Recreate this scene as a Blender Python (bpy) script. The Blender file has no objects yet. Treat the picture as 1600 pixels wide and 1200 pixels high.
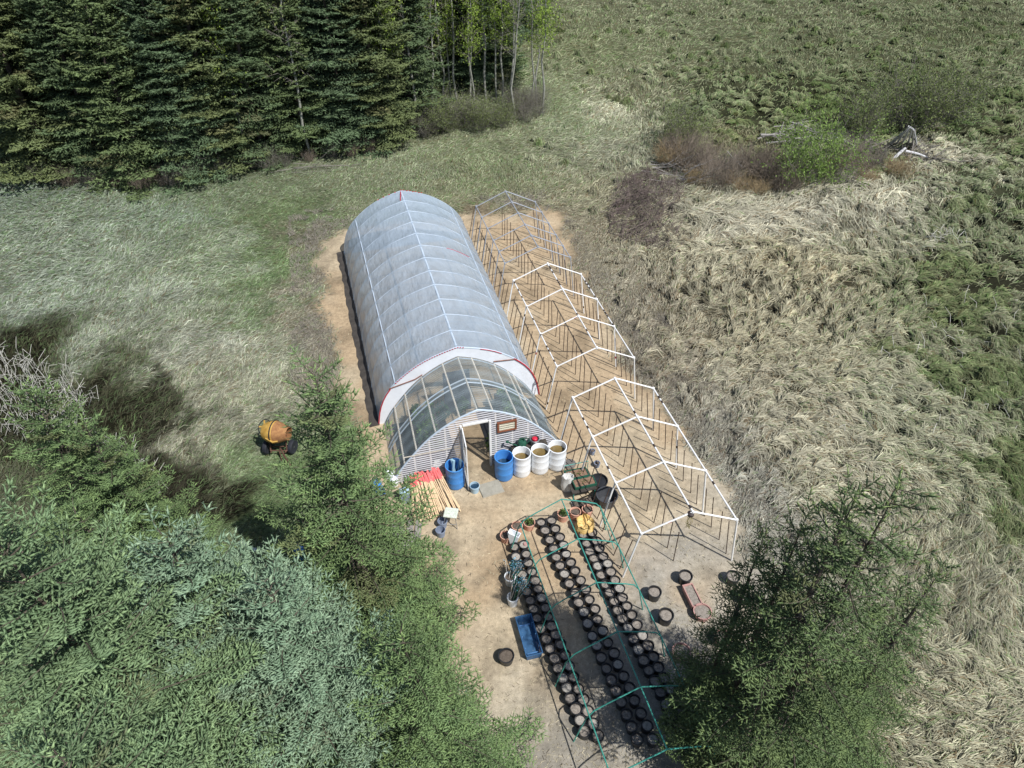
import bpy, math, random
import numpy as np
from mathutils import Vector, Matrix
R_ = math.radians
C = bpy.context.scene.collection
S = bpy.context.scene
# ------------------------------------------------------------------ camera, sky, sun, exposure
CAM_H = 17.5; FPX = 1150.0; PITCH = math.atan(1019/1150)
cam = bpy.data.cameras.new('camera'); co = bpy.data.objects.new('camera', cam); C.objects.link(co)
cam.sensor_width = 36; cam.lens = 36*FPX/1600; cam.clip_start = 0.1; cam.clip_end = 2000
co.location = (0, 0, CAM_H); co.rotation_euler = (math.pi/2-PITCH, 0, 0); S.camera = co
S.render.resolution_x = 1024; S.render.resolution_y = 768
W = bpy.data.worlds.new('World'); S.world = W; W.use_nodes = True
SUN_EL = R_(55)
sky = W.node_tree.nodes.new('ShaderNodeTexSky'); sky.sky_type = 'NISHITA'; sky.sun_disc = False
sky.sun_elevation = SUN_EL; sky.sun_rotation = R_(133)
bgn = W.node_tree.nodes['Background']; bgn.inputs[1].default_value = 0.085
W.node_tree.links.new(sky.outputs[0], bgn.inputs[0])
sl = bpy.data.lights.new('sun', 'SUN'); sl.energy = 4.6; sl.angle = R_(0.5); sl.color = (1, 0.975, 0.935)
so = bpy.data.objects.new('sun', sl); C.objects.link(so); so.rotation_euler = (R_(35), 0, R_(47))
S.view_settings.view_transform = 'Standard'; S.view_settings.look = 'None'; S.view_settings.gamma = 1
S.view_settings.exposure = 0.27
S.cycles.max_bounces = 8; S.cycles.transparent_max_bounces = 24; S.cycles.diffuse_bounces = 3
S.cycles.use_adaptive_sampling = False
# ------------------------------------------------------------------ site coordinates (measured from the photograph)
CT, ST = math.cos(PITCH), math.sin(PITCH)
def G(px, py, z=0.0):
    px = np.asarray(px, float); py = np.asarray(py, float)
    a = (px-800)/FPX; b = (600-py)/FPX
    dy = CT+b*ST; dz = -ST+b*CT
    t = (z-CAM_H)/dz
    return np.stack([a*t, dy*t, np.zeros_like(a)+z], -1)
def PX(x, y, z=0.0):
    d2 = z-CAM_H; zc = y*CT-d2*ST; yc = y*ST+d2*CT
    return 800+FPX*x/zc, 600-FPX*yc/zc
YAW = math.atan(430/(FPX/CT))
UV = np.array([-math.sin(YAW), math.cos(YAW)]); VV = np.array([math.cos(YAW), math.sin(YAW)])
OO = G(765.6, 726)[:2]
def L(lx, ly, z=0.0):
    q = OO+lx*VV+ly*UV
    return np.array([q[0], q[1], z])
def toL(x, y):
    return (x-OO[0])*VV[0]+(y-OO[1])*VV[1], (x-OO[0])*UV[0]+(y-OO[1])*UV[1]
# ------------------------------------------------------------------ object bookkeeping
def tag(o, label=None, cat=None, group=None, kind=None):
    if label: o['label'] = label
    if cat: o['category'] = cat
    if group: o['group'] = group
    if kind: o['kind'] = kind
    return o
def empty(name, label, cat, loc=(0, 0, 0), rz=0.0, group=None):
    o = bpy.data.objects.new(name, None); C.objects.link(o); o.empty_display_size = 0.2
    o.location = [float(c) for c in loc]; o.rotation_euler = (0, 0, rz)
    return tag(o, label, cat, group)
def link(name, me, parent=None, loc=None, rz=None):
    o = bpy.data.objects.new(name, me); C.objects.link(o)
    if parent: o.parent = parent
    if loc is not None: o.location = [float(c) for c in loc]
    if rz is not None: o.rotation_euler = (0, 0, rz)
    return o
def copy_tree(o, parent=None):
    c = o.copy(); C.objects.link(c); c.parent = parent
    for ch in o.children: copy_tree(ch, c)
    return c
def fastmesh(name, V, faces_by_n, mat, colors=None, smooth=False):
    """V (n,3); faces_by_n list of int arrays (m,k)"""
    me = bpy.data.meshes.new(name)
    V = np.asarray(V, np.float32)
    me.vertices.add(len(V)); me.vertices.foreach_set('co', V.ravel())
    loops = np.concatenate([f.ravel() for f in faces_by_n]).astype(np.int32)
    tot = np.concatenate([np.full(len(f), f.shape[1], np.int32) for f in faces_by_n])
    st = np.concatenate([[0], np.cumsum(tot)[:-1]]).astype(np.int32)
    me.loops.add(len(loops)); me.loops.foreach_set('vertex_index', loops)
    me.polygons.add(len(tot)); me.polygons.foreach_set('loop_start', st); me.polygons.foreach_set('loop_total', tot)
    if smooth: me.polygons.foreach_set('use_smooth', np.ones(len(tot), bool))
    me.update(calc_edges=True)
    if colors is not None:
        a = me.color_attributes.new('Col', 'BYTE_COLOR' if len(V) > 200000 else 'FLOAT_COLOR', 'POINT')
        cc = np.ones((len(V), 4), np.float32); cc[:, :3] = colors
        a.data.foreach_set('color', cc.ravel())
    if mat: me.materials.append(mat)
    return me
class M:
    """collects simple solids into one mesh"""
    def __init__(s): s.v = []; s.f = []; s.n = 0
    def add(s, vs, fs):
        s.v += [tuple(float(c) for c in p) for p in vs]
        s.f += [tuple(i+s.n for i in f) for f in fs]; s.n = len(s.v); return s
    def box(s, c, d, rz=0.0, tilt=None):
        m = Matrix.Rotation(rz, 4, 'Z')
        if tilt is not None: m = m @ tilt
        vs = []
        for sx in (-.5, .5):
            for sy in (-.5, .5):
                for sz in (-.5, .5):
                    p = m @ Vector((sx*d[0], sy*d[1], sz*d[2])); vs.append((p.x+c[0], p.y+c[1], p.z+c[2]))
        return s.add(vs, [(0, 1, 3, 2), (4, 6, 7, 5), (0, 4, 5, 1), (2, 3, 7, 6), (0, 2, 6, 4), (1, 5, 7, 3)])
    def tube(s, pts, r, n=8, cap=True, closed=False):
        P = [Vector([float(c) for c in p]) for p in pts]; k = len(P)
        rs = r if hasattr(r, '__len__') else [r]*k
        vs = []; up = None
        for i, p in enumerate(P):
            if closed: t = P[(i+1) % k]-P[i-1]
            else: t = P[min(i+1, k-1)]-P[max(i-1, 0)]
            t.normalize()
            if up is None:
                up = Vector((0, 0, 1)) if abs(t.z) < .9 else Vector((1, 0, 0))
            a = (up-t*up.dot(t)).normalized(); up = a; b = t.cross(a)
            for j in range(n):
                w = 2*math.pi*j/n; q = p+(a*math.cos(w)+b*math.sin(w))*rs[i]; vs.append(q[:])
        fs = []
        for i in range(k if closed else k-1):
            i2 = (i+1) % k
            for j in range(n):
                j2 = (j+1) % n; fs.append((i*n+j, i*n+j2, i2*n+j2, i2*n+j))
        if cap and not closed:
            fs.append(tuple(range(n-1, -1, -1))); fs.append(tuple((k-1)*n+j for j in range(n)))
        return s.add(vs, fs)
    def lathe(s, prof, n=24, c=(0, 0, 0), closed=False):
        vs = []; k = len(prof)
        for r, z in prof:
            for j in range(n):
                w = 2*math.pi*j/n; vs.append((c[0]+r*math.cos(w), c[1]+r*math.sin(w), c[2]+z))
        fs = [(i*n+j, i*n+(j+1) % n, (i+1)*n+(j+1) % n, (i+1)*n+j) for i in range(k-1) for j in range(n)]
        fs.append(tuple(range(n-1, -1, -1)))
        fs.append(tuple((k-1)*n+j for j in range(n)))
        return s.add(vs, fs)
    def mesh(s, name, mat, smooth=True):
        me = bpy.data.meshes.new(name); me.from_pydata(s.v, [], s.f); me.update()
        if smooth:
            me.polygons.foreach_set('use_smooth', np.ones(len(me.polygons), bool))
            try: me.set_sharp_from_angle(angle=R_(35))
            except Exception: pass
        me.materials.append(mat); return me
    def build(s, name, mat, parent=None, loc=None, rz=None, smooth=True):
        return link(name, s.mesh(name, mat, smooth), parent, loc, rz)
# ------------------------------------------------------------------ materials
def lin(c):
    c = np.asarray(c, float)/255.0
    return np.where(c <= .04045, c/12.92, ((c+.055)/1.055)**2.4)
def mat(name, col, rough=.6, metal=0.0, var=.25, scale=6.0, bump=.15, col2=None, detail=6, spec=.4, alpha=1.0, trans=0.0):
    m = bpy.data.materials.new(name); m.use_nodes = True; nt = m.node_tree; N = nt.nodes; K = nt.links
    b = N['Principled BSDF']; tc = N.new('ShaderNodeTexCoord'); ns = N.new('ShaderNodeTexNoise')
    ns.inputs['Scale'].default_value = scale; ns.inputs['Detail'].default_value = detail; ns.inputs['Roughness'].default_value = .65
    K.new(tc.outputs['Object'], ns.inputs['Vector'])
    rp = N.new('ShaderNodeValToRGB'); rp.color_ramp.elements[0].position = .32; rp.color_ramp.elements[1].position = .68
    c = np.array(col, float); c2 = np.array(col2, float) if col2 is not None else np.clip(c*(1+var), 0, 1)
    c1 = c*(1-var) if col2 is None else c
    rp.color_ramp.elements[0].color = (*c1, 1); rp.color_ramp.elements[1].color = (*c2, 1)
    K.new(ns.outputs['Fac'], rp.inputs[0]); K.new(rp.outputs[0], b.inputs['Base Color'])
    b.inputs['Roughness'].default_value = rough; b.inputs['Metallic'].default_value = metal
    b.inputs['Specular IOR Level'].default_value = spec; b.inputs['Alpha'].default_value = alpha
    if bump > 0:
        bp = N.new('ShaderNodeBump'); bp.inputs['Strength'].default_value = bump; bp.inputs['Distance'].default_value = .02
        n2 = N.new('ShaderNodeTexNoise'); n2.inputs['Scale'].default_value = scale*4; n2.inputs['Detail'].default_value = 4
        K.new(tc.outputs['Object'], n2.inputs['Vector']); K.new(n2.outputs['Fac'], bp.inputs['Height']); K.new(bp.outputs[0], b.inputs['Normal'])
    return m
def vcol_mat(name, rough=.8, transl=.25, spec=.2, ground=False):
    m = bpy.data.materials.new(name); m.use_nodes = True; nt = m.node_tree; N = nt.nodes; K = nt.links
    b = N['Principled BSDF']; at = N.new('ShaderNodeAttribute'); at.attribute_name = 'Col'
    b.inputs['Roughness'].default_value = rough; b.inputs['Specular IOR Level'].default_value = spec
    src = at.outputs['Color']
    if ground:
        tc = N.new('ShaderNodeTexCoord')
        for sc, lo, hi in ((.9, .8, 1.2), (7, .72, 1.25), (45, .7, 1.3)):
            ns = N.new('ShaderNodeTexNoise'); ns.inputs['Scale'].default_value = sc; ns.inputs['Detail'].default_value = 7
            ns.inputs['Roughness'].default_value = .7
            K.new(tc.outputs['Object'], ns.inputs['Vector'])
            mr = N.new('ShaderNodeMapRange'); mr.inputs[1].default_value = .3; mr.inputs[2].default_value = .7
            mr.inputs[3].default_value = lo; mr.inputs[4].default_value = hi; K.new(ns.outputs['Fac'], mr.inputs[0])
            vm = N.new('ShaderNodeVectorMath'); vm.operation = 'SCALE'; K.new(src, vm.inputs[0]); K.new(mr.outputs[0], vm.inputs['Scale'])
            src = vm.outputs[0]
        bp = N.new('ShaderNodeBump'); bp.inputs['Strength'].default_value = .5; bp.inputs['Distance'].default_value = .03
        K.new(ns.outputs['Fac'], bp.inputs['Height']); K.new(bp.outputs[0], b.inputs['Normal'])
    K.new(src, b.inputs['Base Color'])
    if transl > 0:
        tr = N.new('ShaderNodeBsdfTranslucent'); mx = N.new('ShaderNodeMixShader'); mx.inputs[0].default_value = transl
        K.new(src, tr.inputs['Color']); out = N['Material Output']
        K.new(b.outputs[0], mx.inputs[1]); K.new(tr.outputs[0], mx.inputs[2]); K.new(mx.outputs[0], out.inputs['Surface'])
    return m
# ------------------------------------------------------------------ numpy noise
def _grid(seed, n=256): return np.random.default_rng(seed).random((n, n)).astype(np.float32)
_G = {}
def vnoise(x, y, seed):
    if seed not in _G: _G[seed] = _grid(seed)
    g = _G[seed]; xi = np.floor(x).astype(int); yi = np.floor(y).astype(int); fx = x-xi; fy = y-yi
    fx = fx*fx*(3-2*fx); fy = fy*fy*(3-2*fy)
    a = g[xi & 255, yi & 255]; b = g[(xi+1) & 255, yi & 255]; c = g[xi & 255, (yi+1) & 255]; d = g[(xi+1) & 255, (yi+1) & 255]
    return (a*(1-fx)+b*fx)*(1-fy)+(c*(1-fx)+d*fx)*fy
def fbm(x, y, seed, oct=4):
    s = 0; a = .5; t = 0
    for i in range(oct): s = s+a*vnoise(x*2**i+17*i, y*2**i+31*i, seed+i); t += a; a *= .55
    return s/t
def inpoly(x, y, poly):
    r = np.zeros(x.shape, bool); n = len(poly)
    for i in range(n):
        x1, y1 = poly[i][:2]; x2, y2 = poly[(i+1) % n][:2]
        if y1 == y2: continue
        c = ((y1 > y) != (y2 > y)) & (x < (x2-x1)*(y-y1)/(y2-y1)+x1); r ^= c
    return r
def W_(pts): return [tuple(G(a, b)[:2]) for a, b in pts]
# ------------------------------------------------------------------ ground cover map
# bare trodden earth around the greenhouse, the white frames and the potting yard
DIRT = W_([(503, 376), (545, 352), (735, 338), (850, 322), (884, 345), (905, 420), (945, 480), (990, 585), (1045, 640), (1090, 710),
           (1130, 770), (1172, 850), (1215, 940), (1255, 1060), (1290, 1260), (660, 1260), (690, 1000), (700, 920), (640, 880), (600, 840),
           (556, 760), (560, 720), (538, 650), (516, 560), (503, 460)])
# cover control points: px, py, litter colour (photo), green share, mound (0 matted .. 1 tussocks), blade length
CPS = [
 (0, 300, (132, 146, 130), .45, 0, .38), (120, 380, (146, 157, 138), .32, 0, .42), (250, 330, (140, 155, 135), .40, 0, .36),
 (60, 450, (154, 165, 147), .25, 0, .45), (230, 460, (158, 167, 148), .2, 0, .45), (350, 400, (152, 162, 138), .32, 0, .4),
 (330, 560, (178, 182, 165), .08, 0, .45), (170, 540, (164, 172, 152), .15, 0, .45), (320, 660, (182, 180, 158), .07, 0, .42),
 (290, 600, (178, 180, 160), .1, 0, .42), (380, 620, (178, 174, 152), .1, 0, .35), (420, 560, (160, 164, 140), .2, 0, .3),
 (450, 400, (108, 140, 80), .75, 0, .25), (425, 450, (116, 142, 92), .6, 0, .28), (440, 350, (118, 140, 94), .5, 0, .25), (465, 340, (118, 134, 94), .5, 0, .22),
 (430, 500, (130, 146, 114), .45, 0, .26), (430, 620, (140, 156, 118), .4, 0, .25), (400, 760, (112, 136, 90), .6, 0, .22),
 (380, 820, (108, 136, 82), .65, 0, .2), (500, 820, (150, 160, 130), .35, 0, .22), (440, 720, (140, 160, 115), .5, 0, .22),
 (350, 300, (126, 138, 110), .4, 0, .3), (500, 300, (132, 140, 112), .38, 0, .28), (620, 270, (140, 148, 118), .35, 0, .28),
 (760, 260, (140, 148, 112), .45, 0, .3), (850, 290, (146, 150, 118), .35, 0, .3), (700, 320, (140, 142, 112), .4, 0, .25),
 (900, 200, (150, 158, 125), .3, 0, .4), (870, 165, (135, 148, 108), .4, 0, .35), (950, 172, (190, 190, 162), .05, .1, .5),
 (960, 240, (158, 160, 135), .15, .2, .5), (900, 300, (150, 146, 118), .12, .1, .45), (930, 340, (156, 150, 124), .1, .1, .42),
 (485, 430, (150, 138, 124), .0, 0, .2), (480, 370, (142, 130, 116), .0, 0, .22), (485, 500, (150, 138, 124), .0, 0, .2), (495, 600, (156, 146, 128), .02, 0, .2), (475, 560, (146, 138, 122), .04, 0, .2),
 (760, 345, (150, 134, 110), .02, 0, .18), (900, 370, (150, 142, 120), .05, 0, .22), (960, 450, (152, 145, 126), .05, 0, .22),
 (1010, 470, (160, 152, 132), .05, .2, .3), (1050, 560, (150, 140, 122), .05, .2, .3), (1110, 640, (156, 150, 134), .05, .2, .3),
 (1160, 700, (152, 150, 138), .05, .2, .3), (1200, 800, (158, 156, 146), .05, .1, .3), (1230, 900, (156, 156, 142), .1, .1, .3),
 (1150, 350, (192, 187, 164), .02, .3, .95), (1250, 330, (194, 190, 168), .02, .3, .95), (1350, 320, (192, 188, 164), .04, .35, .95),
 (1480, 260, (196, 191, 166), .03, .5, .6), (1100, 420, (178, 172, 144), .04, .6, .6), (1250, 430, (172, 164, 132), .08, .9, .6),
 (1200, 520, (172, 166, 136), .06, 1, .6), (1100, 520, (170, 162, 134), .05, .8, .55), (1300, 600, (172, 168, 138), .08, 1, .6),
 (1400, 650, (170, 170, 142), .12, 1, .65), (1250, 700, (182, 176, 150), .05, .8, .65), (1200, 640, (180, 174, 148), .05, .8, .6),
 (1350, 760, (182, 178, 150), .06, .8, .7), (1480, 780, (160, 162, 130), .2, 1, .65), (1450, 860, (188, 184, 156), .08, .7, .65),
 (1560, 830, (150, 150, 118), .3, 1, .6), (1560, 950, (175, 172, 145), .15, .8, .6), (1560, 640, (134, 140, 104), .35, 1, .5), (1480, 480, (140, 142, 108), .4, 1, .5),
 (1560, 520, (128, 132, 100), .3, 1, .45), (1550, 380, (130, 136, 102), .3, 1, .45), (1460, 380, (138, 142, 106), .35, 1, .5), (1580, 720, (126, 132, 92), .4, 1, .5),
 (1520, 280, (112, 124, 84), .45, .8, .35), (1560, 200, (140, 140, 105), .4, .8, .5), (1480, 190, (105, 120, 76), .7, .8, .4),
 (1200, 180, (136, 144, 98), .4, 1, .45), (1100, 170, (128, 138, 98), .5, .9, .45), (1300, 175, (130, 140, 90), .55, 1, .45), (1400, 165, (108, 118, 76), .6, .8, .4),
 (1150, 230, (150, 146, 108), .3, .5, .5), (1000, 150, (150, 150, 118), .3, .4, .45), (1250, 80, (126, 132, 96), .35, .4, .5), (1500, 60, (120, 126, 90), .35, .4, .5),
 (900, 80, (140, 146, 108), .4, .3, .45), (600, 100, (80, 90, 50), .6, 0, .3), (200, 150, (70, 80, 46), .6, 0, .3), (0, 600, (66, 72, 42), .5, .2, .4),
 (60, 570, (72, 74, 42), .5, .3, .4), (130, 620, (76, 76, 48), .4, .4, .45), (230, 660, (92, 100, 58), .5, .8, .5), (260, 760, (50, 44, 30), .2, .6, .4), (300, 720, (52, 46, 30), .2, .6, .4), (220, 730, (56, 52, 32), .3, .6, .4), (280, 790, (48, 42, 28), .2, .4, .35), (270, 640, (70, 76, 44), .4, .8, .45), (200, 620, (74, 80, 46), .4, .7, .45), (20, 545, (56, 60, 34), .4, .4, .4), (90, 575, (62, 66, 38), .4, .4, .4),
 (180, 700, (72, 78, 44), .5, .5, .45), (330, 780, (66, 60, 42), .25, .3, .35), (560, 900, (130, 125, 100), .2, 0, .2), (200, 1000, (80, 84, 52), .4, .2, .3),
 (1350, 1100, (150, 150, 118), .2, .3, .4), (1550, 1150, (170, 166, 138), .15, .7, .5),
]
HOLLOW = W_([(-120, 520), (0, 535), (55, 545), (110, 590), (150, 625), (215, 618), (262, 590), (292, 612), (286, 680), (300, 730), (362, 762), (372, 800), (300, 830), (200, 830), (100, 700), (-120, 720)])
_cw = np.array([G(c[0], c[1])[:2] for c in CPS]); _cd = np.array([[*(.78*lin(c[2])+.22*lin(c[2]).mean())*np.array([1.0, 1.0, .96]), c[3]*.85, c[4], c[5]] for c in CPS])
def cover(x, y):
    """rgb (linear, as seen), green share, mound, blade length for every point"""
    x = np.asarray(x, float); y = np.asarray(y, float); sh = x.shape; x = x.ravel(); y = y.ravel()
    jx = x+2.2*(fbm(x*.55, y*.55, 5)-.5)*2+1.6*(fbm(x*2.3, y*2.3, 15, 3)-.5)*2; jy = y+2.2*(fbm(x*.55+40, y*.55+9, 8)-.5)*2+1.6*(fbm(x*2.3+5, y*2.3, 19, 3)-.5)*2
    num = np.zeros((len(x), 6)); den = np.zeros(len(x))
    d0 = np.full(len(x), 1e9)
    for c in _cw: d0 = np.minimum(d0, (jx-c[0])**2+(jy-c[1])**2)
    for c, v in zip(_cw, _cd):
        d2 = (jx-c[0])**2+(jy-c[1])**2
        w = 1/(d2+1.3)**1.7; num += w[:, None]*v; den += w
    r = num/den[:, None]
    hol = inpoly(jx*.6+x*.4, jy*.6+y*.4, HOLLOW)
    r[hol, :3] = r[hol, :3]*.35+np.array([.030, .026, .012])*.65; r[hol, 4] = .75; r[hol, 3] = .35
    return r.reshape(*sh, 6)
def dirt(x, y):
    jx = x+.9*(fbm(x*.9, y*.9, 21)-.5)*2; jy = y+.9*(fbm(x*.9+7, y*.9, 27)-.5)*2
    return inpoly(jx, jy, DIRT)
def dirt_soft(x, y):
    s = 0
    for dx, dy in ((0, 0), (.25, 0), (-.25, 0), (0, .25), (0, -.25)): s = s+dirt(x+dx, y+dy)*.2
    return s
def hz(x, y, cv=None, ds=None):
    if cv is None: cv = cover(x, y)
    if ds is None: ds = dirt_soft(x, y)
    m = cv[..., 4]*(1-ds)
    a = (fbm(x*.12, y*.12, 60, 3)-.5)*.5
    t = fbm(x*.9+.35*y, y*1.15, 70, 3)
    return a*(1-ds)*np.clip(np.hypot(x-OO[0], y-OO[1])/30, 0, 1)*1.2+m*(t-.35)*.75+(1-ds)*(fbm(x*3, y*3, 80, 2)-.5)*.06-(.03*(1-ds))
# ------------------------------------------------------------------ ground sheet
K_ALB = .84
def build_ground():
    xs = np.concatenate([[-400, -250, -160, -110, -80, -65, -55], np.arange(-48, 48.01, .22), [55, 65, 80, 110, 160, 250, 400]])
    ys = np.concatenate([[-300, -150, -70, -30, -12, -4, 0], np.arange(3, 82, .22), [88, 96, 110, 140, 200, 320, 600]])
    X, Y = np.meshgrid(xs, ys, indexing='ij'); x = X.ravel(); y = Y.ravel()
    cv = cover(x, y); ds = dirt_soft(x, y); z = hz(x, y, cv, ds)
    far = (np.abs(x) > 48.5) | (y > 82) | (y < 2.9); z[far] = 0
    soil = cv[:, :3]*np.array([.62, .60, .55])
    soil *= (1-.88*cv[:, 4:5])                     # darker soil where the cover forms tussocks
    soil[:, 1] *= 1+.05*cv[:, 3]
    n = fbm(x*.8, y*.8, 33, 4)
    lx, ly = toL(x, y)
    warm = lin((182, 161, 132)); grey = lin((166, 160, 148)); pale = lin((194, 181, 156))
    k = np.clip((-ly-3.5)/4+np.clip((lx-2)/8, -.3, .6)+(n-.5)*2.2, 0, 1)[:, None]
    dc = warm*(1-k)+grey*k
    k2 = np.clip((fbm(x*.5, y*.5, 91, 4)-.48)*5, 0, 1)[:, None]*.6; dc = dc*(1-k2)+pale*k2
    dmp = np.clip((fbm(x*1.1+3, y*1.1, 99, 4)-.56)*6, 0, 1)[:, None]*.35; dc = dc*(1-dmp)
    col = soil*(1-ds[:, None])+dc*ds[:, None]*.98
    nx, ny = len(xs), len(ys); idx = np.arange(nx*ny).reshape(nx, ny)
    f = np.stack([idx[:-1, :-1], idx[1:, :-1], idx[1:, 1:], idx[:-1, 1:]], -1).reshape(-1, 4)
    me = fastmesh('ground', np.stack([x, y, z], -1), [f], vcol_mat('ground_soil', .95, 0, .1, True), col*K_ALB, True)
    tag(link('ground', me), kind='structure')
build_ground()
# ------------------------------------------------------------------ grass
M_GRASS = vcol_mat('straw_and_grass', .7, .22, .25)
def blade_mesh(name, x, y, z, ang, ln, wd, lift, col, curl=None):
    """each blade: quad + tip triangle, lying along ang with its middle lifted"""
    n = len(x); dx = np.cos(ang); dy = np.sin(ang)
    if curl is None: curl = 0
    ang2 = ang+curl; ex = np.cos(ang2); ey = np.sin(ang2)
    px = -dy*wd*.5; py = dx*wd*.5
    V = np.empty((n, 5, 3), np.float32)
    V[:, 0] = np.stack([x-px, y-py, z], -1); V[:, 1] = np.stack([x+px, y+py, z], -1)
    mx = x+dx*ln*.5; my = y+dy*ln*.5; mz = z+lift
    tw = wd*.25
    V[:, 2] = np.stack([mx+px, my+py, mz+tw], -1); V[:, 3] = np.stack([mx-px, my-py, mz-tw], -1)
    tz = z+lift*.55
    V[:, 4] = np.stack([mx+ex*ln*.5, my+ey*ln*.5, tz], -1)
    b = (np.arange(n)*5)[:, None]
    q = b+np.array([[0, 3, 2, 1]]); t = b+np.array([[3, 4, 2]])
    cc = np.repeat(np.clip(col, 0, 1), 5, axis=0)
    return fastmesh(name, V.reshape(-1, 3), [q, t], M_GRASS, cc)
def under_house(x, y):
    lx, ly = toL(x, y)
    return (np.abs(lx+.33) < 2.95) & (ly > -.1) & (ly < 14.1)
def pick_color(rng, n, cv):
    base = cv[:, :3]*K_ALB*1.06
    g = rng.random(n) < cv[:, 3]*.8
    br = np.exp(rng.normal(0, .28, n))[:, None]
    straw = base*br
    green = np.array([.090, .138, .056])*np.exp(rng.normal(0, .3, n))[:, None]*(.6+.9*rng.random(n)[:, None])
    green = green*.5+base*.5*np.array([.82, 1.04, .72])
    brown = base*np.array([.62, .5, .4])
    c = np.where(g[:, None], green, straw)
    b = rng.random(n) < .1
    return np.where((b & ~g)[:, None], brown, c)
rng = np.random.default_rng(4)
NB = 1050000
px = rng.uniform(-160, 1760, NB); py = rng.uniform(-40, 1260, NB)
P = G(px, py); x = P[:, 0]; y = P[:, 1]
cv = cover(x, y); ds = dirt_soft(x, y)
lx, ly = toL(x, y)
keep = ~under_house(x, y) & (rng.random(NB) > ds*1.0) & (rng.random(NB) < 1-.92*cv[:, 4])
x, y, cv, ds = x[keep], y[keep], cv[keep], ds[keep]; n = len(x)
dist = np.sqrt(x*x+y*y+CAM_H**2)
flow = R_(50)+(fbm(x*.25, y*.25, 140, 3)-.5)*3.6+(fbm(x*1.5, y*1.5, 150, 2)-.5)*1.6
gr = cv[:, 3]
ang = flow+rng.normal(0, .38+.35*gr, n)+np.where(rng.random(n) < .12, rng.uniform(-3, 3, n), 0)
ln = cv[:, 5]*np.exp(rng.normal(0, .3, n))*.72
wd = dist*.00056*np.exp(rng.normal(0, .25, n))
lift = ln*(.10+.22*rng.random(n)+.25*gr*rng.random(n))
col = pick_color(rng, n, cv)
pat = (fbm(x*1.1, y*1.1, 170, 3)-.5)
col *= (1+.7*pat+.5*(fbm(x*4, y*4, 175, 2)-.5))[:, None]
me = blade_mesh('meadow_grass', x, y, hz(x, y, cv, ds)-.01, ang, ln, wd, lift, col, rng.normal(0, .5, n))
tag(link('meadow_grass', me), 'matted dry grass mixed with fresh green lying over the meadow', 'grass', kind='stuff')
# tussocks of long bent sedge on the right and beyond the brush
T = 9000
px = rng.uniform(820, 1800, T); py = rng.uniform(-40, 1260, T)
P = G(px, py); tx = P[:, 0]; ty = P[:, 1]; cv = cover(tx, ty); ds = dirt_soft(tx, ty)
k = (rng.random(T) < cv[:, 4]*1.1) & (ds < .1) & (tx < 45) & (ty < 80)
tx, ty, cv = tx[k], ty[k], cv[k]
NBt = 100
n = len(tx)*NBt; r = np.random.default_rng(9)
ti = np.repeat(np.arange(len(tx)), NBt)
tc = cv[ti]
ca = tx[ti]; cb = ty[ti]
tf = R_(-38)+(fbm(tx*.16, ty*.16, 200, 3)-.5)*5.6+r.normal(0, .2, len(tx))
a = tf[ti]+r.normal(0, .42, n)
rad = r.random(n)*.26*(.6+.4*r.random(n)); ra = r.uniform(0, 2*math.pi, n)
bx = ca+np.cos(ra)*rad; by = cb+np.sin(ra)*rad
d = np.sqrt(bx*bx+by*by+CAM_H**2)
ln = tc[:, 5]*np.exp(r.normal(0, .28, n))*.92
hgt = (.08+.24*r.random(len(tx)))[ti]
tcol = pick_color(r, n, tc)*np.exp(r.normal(0, .13, len(tx)))[ti][:, None]
pk = (fbm(tx*.45, ty*.45, 330, 3) > .53) & (cv[:, 3] > .17)
tcol = np.where(pk[ti][:, None], tcol*np.array([.68, .76, .58]), tcol)
z = hz(tx, ty)[ti]+hgt*(1-rad/.3)*.9
me = blade_mesh('sedge_tussocks', bx, by, z, a, ln, d*.00056*np.exp(r.normal(0, .2, n)), hgt*.55*r.random(n)+.02, tcol, r.normal(0, .5, n))
# drop the tips to the ground
co_ = np.empty(len(me.vertices)*3, np.float32); me.vertices.foreach_get('co', co_); co_ = co_.reshape(-1, 5, 3)
co_[:, 4, 2] = z-hgt*.9+.03*r.random(n); me.vertices.foreach_set('co', co_.ravel()); me.update()
tag(link('sedge_tussocks', me), 'long bent straw coloured sedge in swirling tussocks over the wet field', 'sedge', kind='stuff')
# straw bits and small stones on the trodden yard
n = 42000
P = G(r.uniform(500, 1320, n), r.uniform(330, 1250, n)); x, y = P[:, 0], P[:, 1]
k = dirt(x, y) & ~under_house(x, y); lx, ly = toL(x, y)
edge = 1-dirt_soft(x, y)
k &= r.random(n) < .12+.9*edge+.5*np.clip(fbm(x*.6, y*.6, 260, 3)-.52, 0, 1)*3+.35*np.clip((-ly-4)/5, 0, 1)
x, y = x[k], y[k]; n = len(x); d = np.sqrt(x*x+y*y+CAM_H**2)
c = np.where((r.random(n) < .25)[:, None], np.array([.17, .14, .10]), np.array([.45, .40, .28]))*np.exp(r.normal(0, .25, n))[:, None]
me = blade_mesh('straw_litter', x, y, np.full(n, .004), r.uniform(0, 6.28, n), .03+.13*r.random(n)**2, d*.0006, .012*r.random(n)+.004, c, r.normal(0, .4, n))
tag(link('straw_litter', me), 'bits of straw and chips scattered over the bare earth', 'litter', kind='stuff')
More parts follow.
